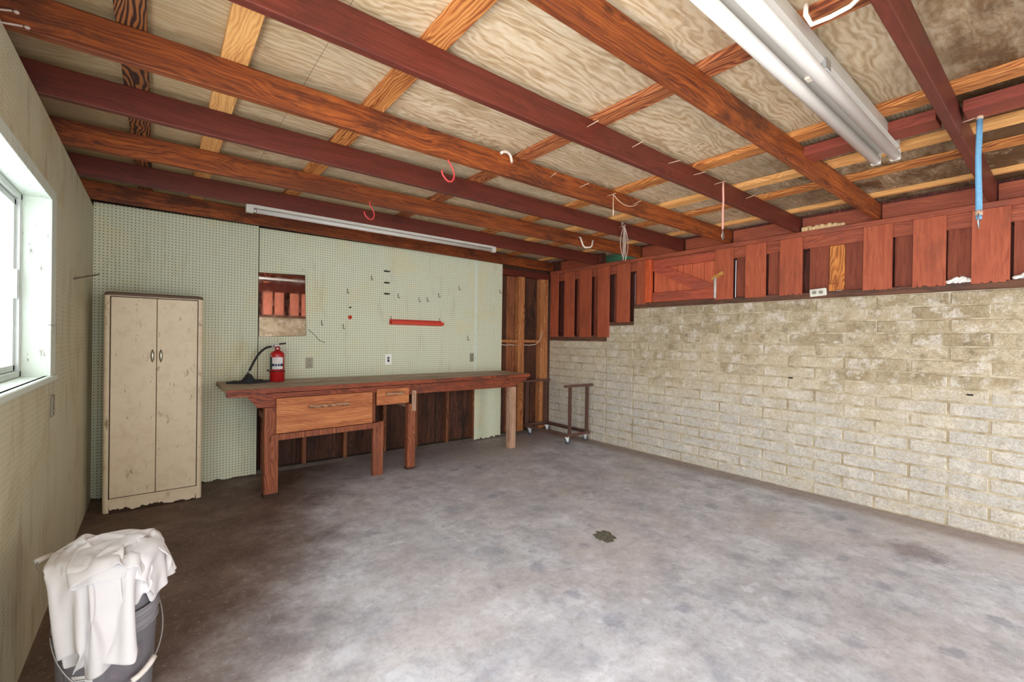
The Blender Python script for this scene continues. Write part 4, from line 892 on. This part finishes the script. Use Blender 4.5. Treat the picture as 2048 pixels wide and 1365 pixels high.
for (x_, y_, a) in ((dx0+.05, dy0+.05, -.8), (dx1-.06, dy0+.05, -.55), (dx0+.03, dy1-.10, -.9), (dx1-.05, dy1-.06, -.7)):
    c_ = thing('caster', '', '', (0, 0, 0)); del c_['label'], c_['category']
    c_.parent = dl; c_.location = Vector((x_, y_, 0))-dl.location
    R3 = Matrix.Rotation(a, 4, 'Z'); T = Matrix.Translation((x_, y_, 0)) @ R3
    wh = MB(); wh.lathe((0, 0, 0), [(.0, -.013), (.034, -.013), (.038, -.008), (.038, .008), (.034, .013), (0, .013)], 24, M=Matrix.Rotation(math.pi/2, 3, 'X')); wh.v = [T @ (Vector(p)+Vector((0.012, 0, .039))) for p in wh.v]
    wh.build('wheel', M['wheel'], c_)
    fk = MB(); 
    for s_ in (-1, 1): fk.prism([(-.022, .096), (.03, .096), (.022, .034), (.002, .034)], 'y', s_*.016-.0015, s_*.016+.0015)
    fk.box(-.03, .034, -.024, .024, .0965, .1045); fk.v = [T @ Vector(p) for p in fk.v]
    fk.build('fork', M['steel'], c_)

# ------------------------------------------------------------------ BUCKETS AND CLOTH
bx_, by_ = .29, -2.83
def bucket(z0, h, label, grip_front, bail_pts, grip_seg):
    t = thing('paint_bucket', label, 'bucket', (bx_, by_, z0))
    r0, r1 = .132, .149
    P = [(0, .003), (r0-.004, .003), (r0, .008)]
    for (f, dr) in ((.78, 0), (.781, .006), (.80, .006), (.801, 0), (.90, 0), (.901, .007), (.92, .007), (.921, .001), (.985, .001), (.986, .005), (1.0, .005)):
        P.append((r0+(r1-r0)*f+dr, h*f))
    P += [(r1-.002, h), (r1-.003, h-.01), (r0-.003, .02), (0, .02)]
    MB().lathe((bx_, by_, z0), P, 48).build('body', M['bucket'], t)
    MB().tube(bail_pts, .0028, 8).build('bail', M['steel'], t)
    MB().tube(grip_seg, .0105, 12).build('grip', M['grip'], t)
    return t
rt = .152
side = lambda a, r, z: (bx_+r*math.cos(a), by_+r*math.sin(a), z)
# lower bucket: bail swung down on its right front
bl_ = [side(.35-3.14*t, .158+.016*math.sin(math.pi*t), .33-.195*math.sin(math.pi*t)) for t in [k/32 for k in range(33)]]
low = bucket(0, .37, 'grey paint bucket with a barcode label standing on the floor by the left wall', True, bl_, [side(.35-3.14*t, .158+.016*math.sin(math.pi*t), .33-.195*math.sin(math.pi*t)) for t in (.31, .35, .39, .43, .47)])
aimb = math.atan2(-5.1-by_, .43-bx_)
def curved(z0, z1, a0, a1, rr=0, n=14): return MB().lathe((bx_, by_, 0), [(.132+.017*z0/.37+.0012+rr, z0), (.132+.017*z1/.37+.0012+rr, z1)], n, a0, a1)
curved(.03, .24, aimb-.05, aimb+.75).build('side_label', M['bucket_label'], low)
curved(.03, .24, aimb-1.45, aimb-.95).build('side_label', M['bucket_label'], low)
lbl = curved(.075, .20, aimb-.72, aimb-.28, .0006).build('barcode_label', M['label_white'], low)
rn = random.Random(2)
bc = MB(); a = aimb-.64
while a < aimb-.38:
    w_ = rn.choice((.006, .009, .014)); z0, z1 = .084, .100; bc.lathe((bx_, by_, 0), [(.132+.017*z0/.37+.0023, z0), (.132+.017*z1/.37+.0023, z1)], 2, a, a+w_); a += w_+rn.choice((.006, .01))
bc.build('barcode', M['ink'], lbl)
tx = MB()
for k, z0 in enumerate((.125, .132, .150, .158, .166, .178, .186)):
    a = aimb-.66+rn.random()*.03; e = aimb-.34-rn.random()*.1
    if k == 0: e = aimb-.32
    tx.lathe((bx_, by_, 0), [(.132+.017*z0/.37+.0023, z0), (.132+.017*(z0+.002)/.37+.0023, z0+(.004 if k == 0 else .002))], 8, a, e)
tx.build('label_print', M['ink'], lbl)
ub = bez(side(1.75, .157, .535), side(1.95, .20, .535), side(2.15, .26, .53), side(2.4, .272, .53), 10)+bez(side(2.4, .272, .53), side(2.6, .27, .53), side(2.8, .20, .525), side(3.05, .157, .525), 10)[1:]
bucket(.20, .37, 'second grey bucket nested inside the lower bucket under the white cloth', False, ub, [side(2.30, .2695, .5305), side(2.4, .272, .53), side(2.50, .2705, .5297)])

def cloth():
    rn = np.random.default_rng(5)
    nu, nv = 46, 46; L, Wd = .93, .80           # u towards the camera and down, v to the right
    du, dv = L/(nu-1), Wd/(nv-1)
    fwd = np.array([math.cos(aimb), math.sin(aimb), 0.]); rgt = np.array([-fwd[1], fwd[0], 0.])
    U, V = np.meshgrid(np.arange(nu)*du, np.arange(nv)*dv, indexing='ij')
    fold = .34                                        # first .34 m is doubled back on top of the sheet
    a = np.where(U < fold, .19-(U-0)*1.0+.0, U-fold-(.15))      # forward coordinate from the bucket axis
    a = np.where(U < fold, -.15+(fold-U), a)
    z = np.where(U < fold, .66+.0*U, .62)
    bcoord = (V-Wd*.60)*.86
    X = np.array([bx_, by_, 0.])+a[..., None]*fwd+(bcoord+.12*a*np.where(U < fold, -1.2, .3))[..., None]*rgt
    X[..., 2] = z+.012*np.sin(V*38+U*9)+.018*np.sin(V*17-U*21+1)+rn.normal(0, .004, z.shape)
    X = X.reshape(-1, 3); Pv = X.copy(); idx = np.arange(nu*nv).reshape(nu, nv)
    cons = []
    def addc(A, B, l, k): cons.append((A.ravel(), B.ravel(), l, k))
    for par in (0, 1):
        addc(idx[par:-1:2, :], idx[par+1::2, :], du, 1.); addc(idx[:, par:-1:2], idx[:, par+1::2], dv, 1.)
        dd = math.hypot(du, dv); addc(idx[par:-1:2, :-1], idx[par+1::2, 1:], dd, .35); addc(idx[par:-1:2, 1:], idx[par+1::2, :-1], dd, .35)
    for par in range(4):
        A = idx[par:-2:4, :]; B = idx[par+2::4, :][:A.shape[0]]; addc(A, B, 2*du, .05)
        A = idx[:, par:-2:4]; B = idx[:, par+2::4][:, :A.shape[1]]; addc(A, B, 2*dv, .05)
    dt = .012; iters = 330; rad_self = .0135
    gi = np.stack(np.meshgrid(np.arange(nu), np.arange(nv), indexing='ij'), -1).reshape(-1, 2)
    near = None
    pin = ((np.hypot(X[:, 0]-bx_, X[:, 1]-by_) < .13) & (U.ravel() >= fold)); 
    for it in range(iters):
        vel = (X-Pv)*.965; Pv = X.copy(); X = X+vel+np.array([0, 0, -9.8])*dt*dt
        if it % 6 == 0:
            D = ((X[:, None, :]-X[None, :, :])**2).sum(-1) if len(X) < 2300 else None
            ii, jj = np.nonzero(np.triu(D < (rad_self*2.2)**2, 1)); far = np.abs(gi[ii]-gi[jj]).max(1) > 3; near = (ii[far], jj[far]); del D
        for _ in range(9):
            for (A, B, l, k) in cons:
                d = X[B]-X[A]; n_ = np.linalg.norm(d, axis=1)+1e-9
                c = (.5*k*(n_-l)/n_)[:, None]*d
                if k < .1: c = np.where((n_ < l)[:, None], c, 0)
                np.add.at(X, A, c) if False else X.__setitem__(A, X[A]+c); X[B] = X[B]-c
            if near is not None and len(near[0]):
                i0, j0 = near; d = X[j0]-X[i0]; n_ = np.linalg.norm(d, axis=1)+1e-9; m = n_ < rad_self
                if m.any():
                    c = (.5*(rad_self-n_[m])/n_[m])[:, None]*d[m]; np.add.at(X, i0[m], -c*.7); np.add.at(X, j0[m], c*.7)
            # colliders: nested buckets (two cones with flat top) and floor, left wall
            dx = X[:, 0]-bx_; dy = X[:, 1]-by_; r = np.hypot(dx, dy)+1e-9; zz = X[:, 2]
            R1 = np.where(zz > .37, .150+.017*(zz-.57)/.37+.012, .155+.017*(zz-.37)/.37+.010); top_ = .578
            ins = (r < R1) & (zz < top_)
            pt = top_-zz; ps = R1-r
            up = ins & (pt < ps); sd = ins & ~up
            # friction when touching
            X[up, 2] = top_; X[up, :2] = Pv[up, :2]
            f_ = (R1/r)[sd]; X[sd, 0] = bx_+dx[sd]*f_; X[sd, 1] = by_+dy[sd]*f_; X[sd] = X[sd]*.7+Pv[sd]*.3*0+X[sd]*.3
            X[pin, :2] = Pv[pin, :2]; X[:, 2] = np.maximum(X[:, 2], .012); X[:, 0] = np.maximum(X[:, 0], .02)
    b0_ = bcoord; keep = np.ones((nu-1, nv-1), bool)
    Uc, bc_ = U[:-1, :-1], b0_[:-1, :-1]
    keep &= ~((Uc > fold+.20) & (bc_ > .115+.01*np.sin(Uc*40)))
    keep &= ~((Uc > L-.10) & (bc_ > -.20) & (bc_ < -.10)); keep &= ~((Uc > L-.05) & (bc_ <= -.10) & (bc_ > -.26))
    used = np.zeros(nu*nv, bool); Fq = []
    for i in range(nu-1):
        for j in range(nv-1):
            if keep[i, j]: q = (idx[i, j], idx[i+1, j], idx[i+1, j+1], idx[i, j+1]); Fq.append(q); used[list(q)] = True
    newi = np.cumsum(used)-1; V3 = [tuple(p) for p in X[used]]; F = [tuple(int(newi[k]) for k in q) for q in Fq]
    o = MB().add(V3, F, True).build('white_cloth', M['cloth'])
    m1 = o.modifiers.new('s', 'SUBSURF'); m1.levels = 1; m1.render_levels = 2
    m2 = o.modifiers.new('t', 'SOLIDIFY'); m2.thickness = .0025; m2.offset = 1
    return tag(o, 'crumpled white cotton cloth draped over the stacked buckets', 'cloth')
cloth()

# ------------------------------------------------------------------ floor pit and litter
pit = MB(); pts = []
rn = random.Random(3)
for k in range(26):
    a = 2*math.pi*k/26; r = 1+.22*rn.uniform(-1, 1); pts.append((2.945+.075*r*math.cos(a)+.02*math.sin(a), -3.035+.085*r*math.sin(a)))
pit.prism(pts, 'z', .0005, .004)
o = pit.build('floor_patch', M['grout_pit']); tag(o, 'small broken olive grey patch in the middle of the concrete floor', 'floor patch')

# ------------------------------------------------------------------ LIGHT
wd = bpy.data.worlds.new('world'); S.world = wd; wd.use_nodes = True; nt = wd.node_tree; nt.nodes.clear()
bgn = nt.nodes.new('ShaderNodeBackground'); bo = nt.nodes.new('ShaderNodeOutputWorld'); nt.links.new(bgn.outputs[0], bo.inputs[0])
bgn.inputs[0].default_value = (.90, .95, 1.0, 1); bgn.inputs[1].default_value = 1.15
def area(name, loc, rot, sx, sy_, e, col):
    l = bpy.data.lights.new(name, 'AREA'); l.shape = 'RECTANGLE'; l.size = sx; l.size_y = sy_; l.energy = e; l.color = col
    o = bpy.data.objects.new(name, l); COL.objects.link(o); o.location = loc; o.rotation_euler = rot; return o
# daylight at the window; fill lamps added at the unseen front and side openings
area('fill_front', (W/2, YF-.5, 1.2), (math.radians(90), 0, 0), 6.0, 2.0, 205, (.97, .98, 1))
area('daylight_window', (-.9, -2.75, 1.9), (0, math.radians(-90), 0), 1.0, 1.5, 85, (.95, .98, 1))
area('fill_side', (-.6, -5.1, 1.15), (0, math.radians(-90), 0), 2.1, 2.3, 205, (.97, .985, 1))

# ------------------------------------------------------------------ CAMERA
f_px, yaw, pitch, roll = 893.24, .6709, -.0037, .0141
c, s = math.cos(yaw), math.sin(yaw); r0 = Vector((c, -s, 0)); d0 = Vector((s, c, 0)); u0 = Vector((0, 0, 1))
D = d0*math.cos(pitch)+u0*math.sin(pitch); U1 = -d0*math.sin(pitch)+u0*math.cos(pitch)
Rr = r0*math.cos(roll)+U1*math.sin(roll); Uu = -r0*math.sin(roll)+U1*math.cos(roll)
cam = bpy.data.cameras.new('camera'); co = bpy.data.objects.new('camera', cam); COL.objects.link(co)
co.matrix_world = Matrix(((Rr.x, Uu.x, -D.x, .4277), (Rr.y, Uu.y, -D.y, -5.1056), (Rr.z, Uu.z, -D.z, 1.4), (0, 0, 0, 1)))
cam.sensor_width = 36; cam.lens = f_px/2048*36; cam.clip_start = .05
S.camera = co
S.view_settings.view_transform = 'Standard'; S.view_settings.look = 'None'; S.view_settings.gamma = 1; S.view_settings.exposure = 0.0
S.view_settings.use_curve_mapping = False
S.cycles.use_denoising = True; S.cycles.max_bounces = 10; S.cycles.diffuse_bounces = 6; S.cycles.sample_clamp_indirect = 6
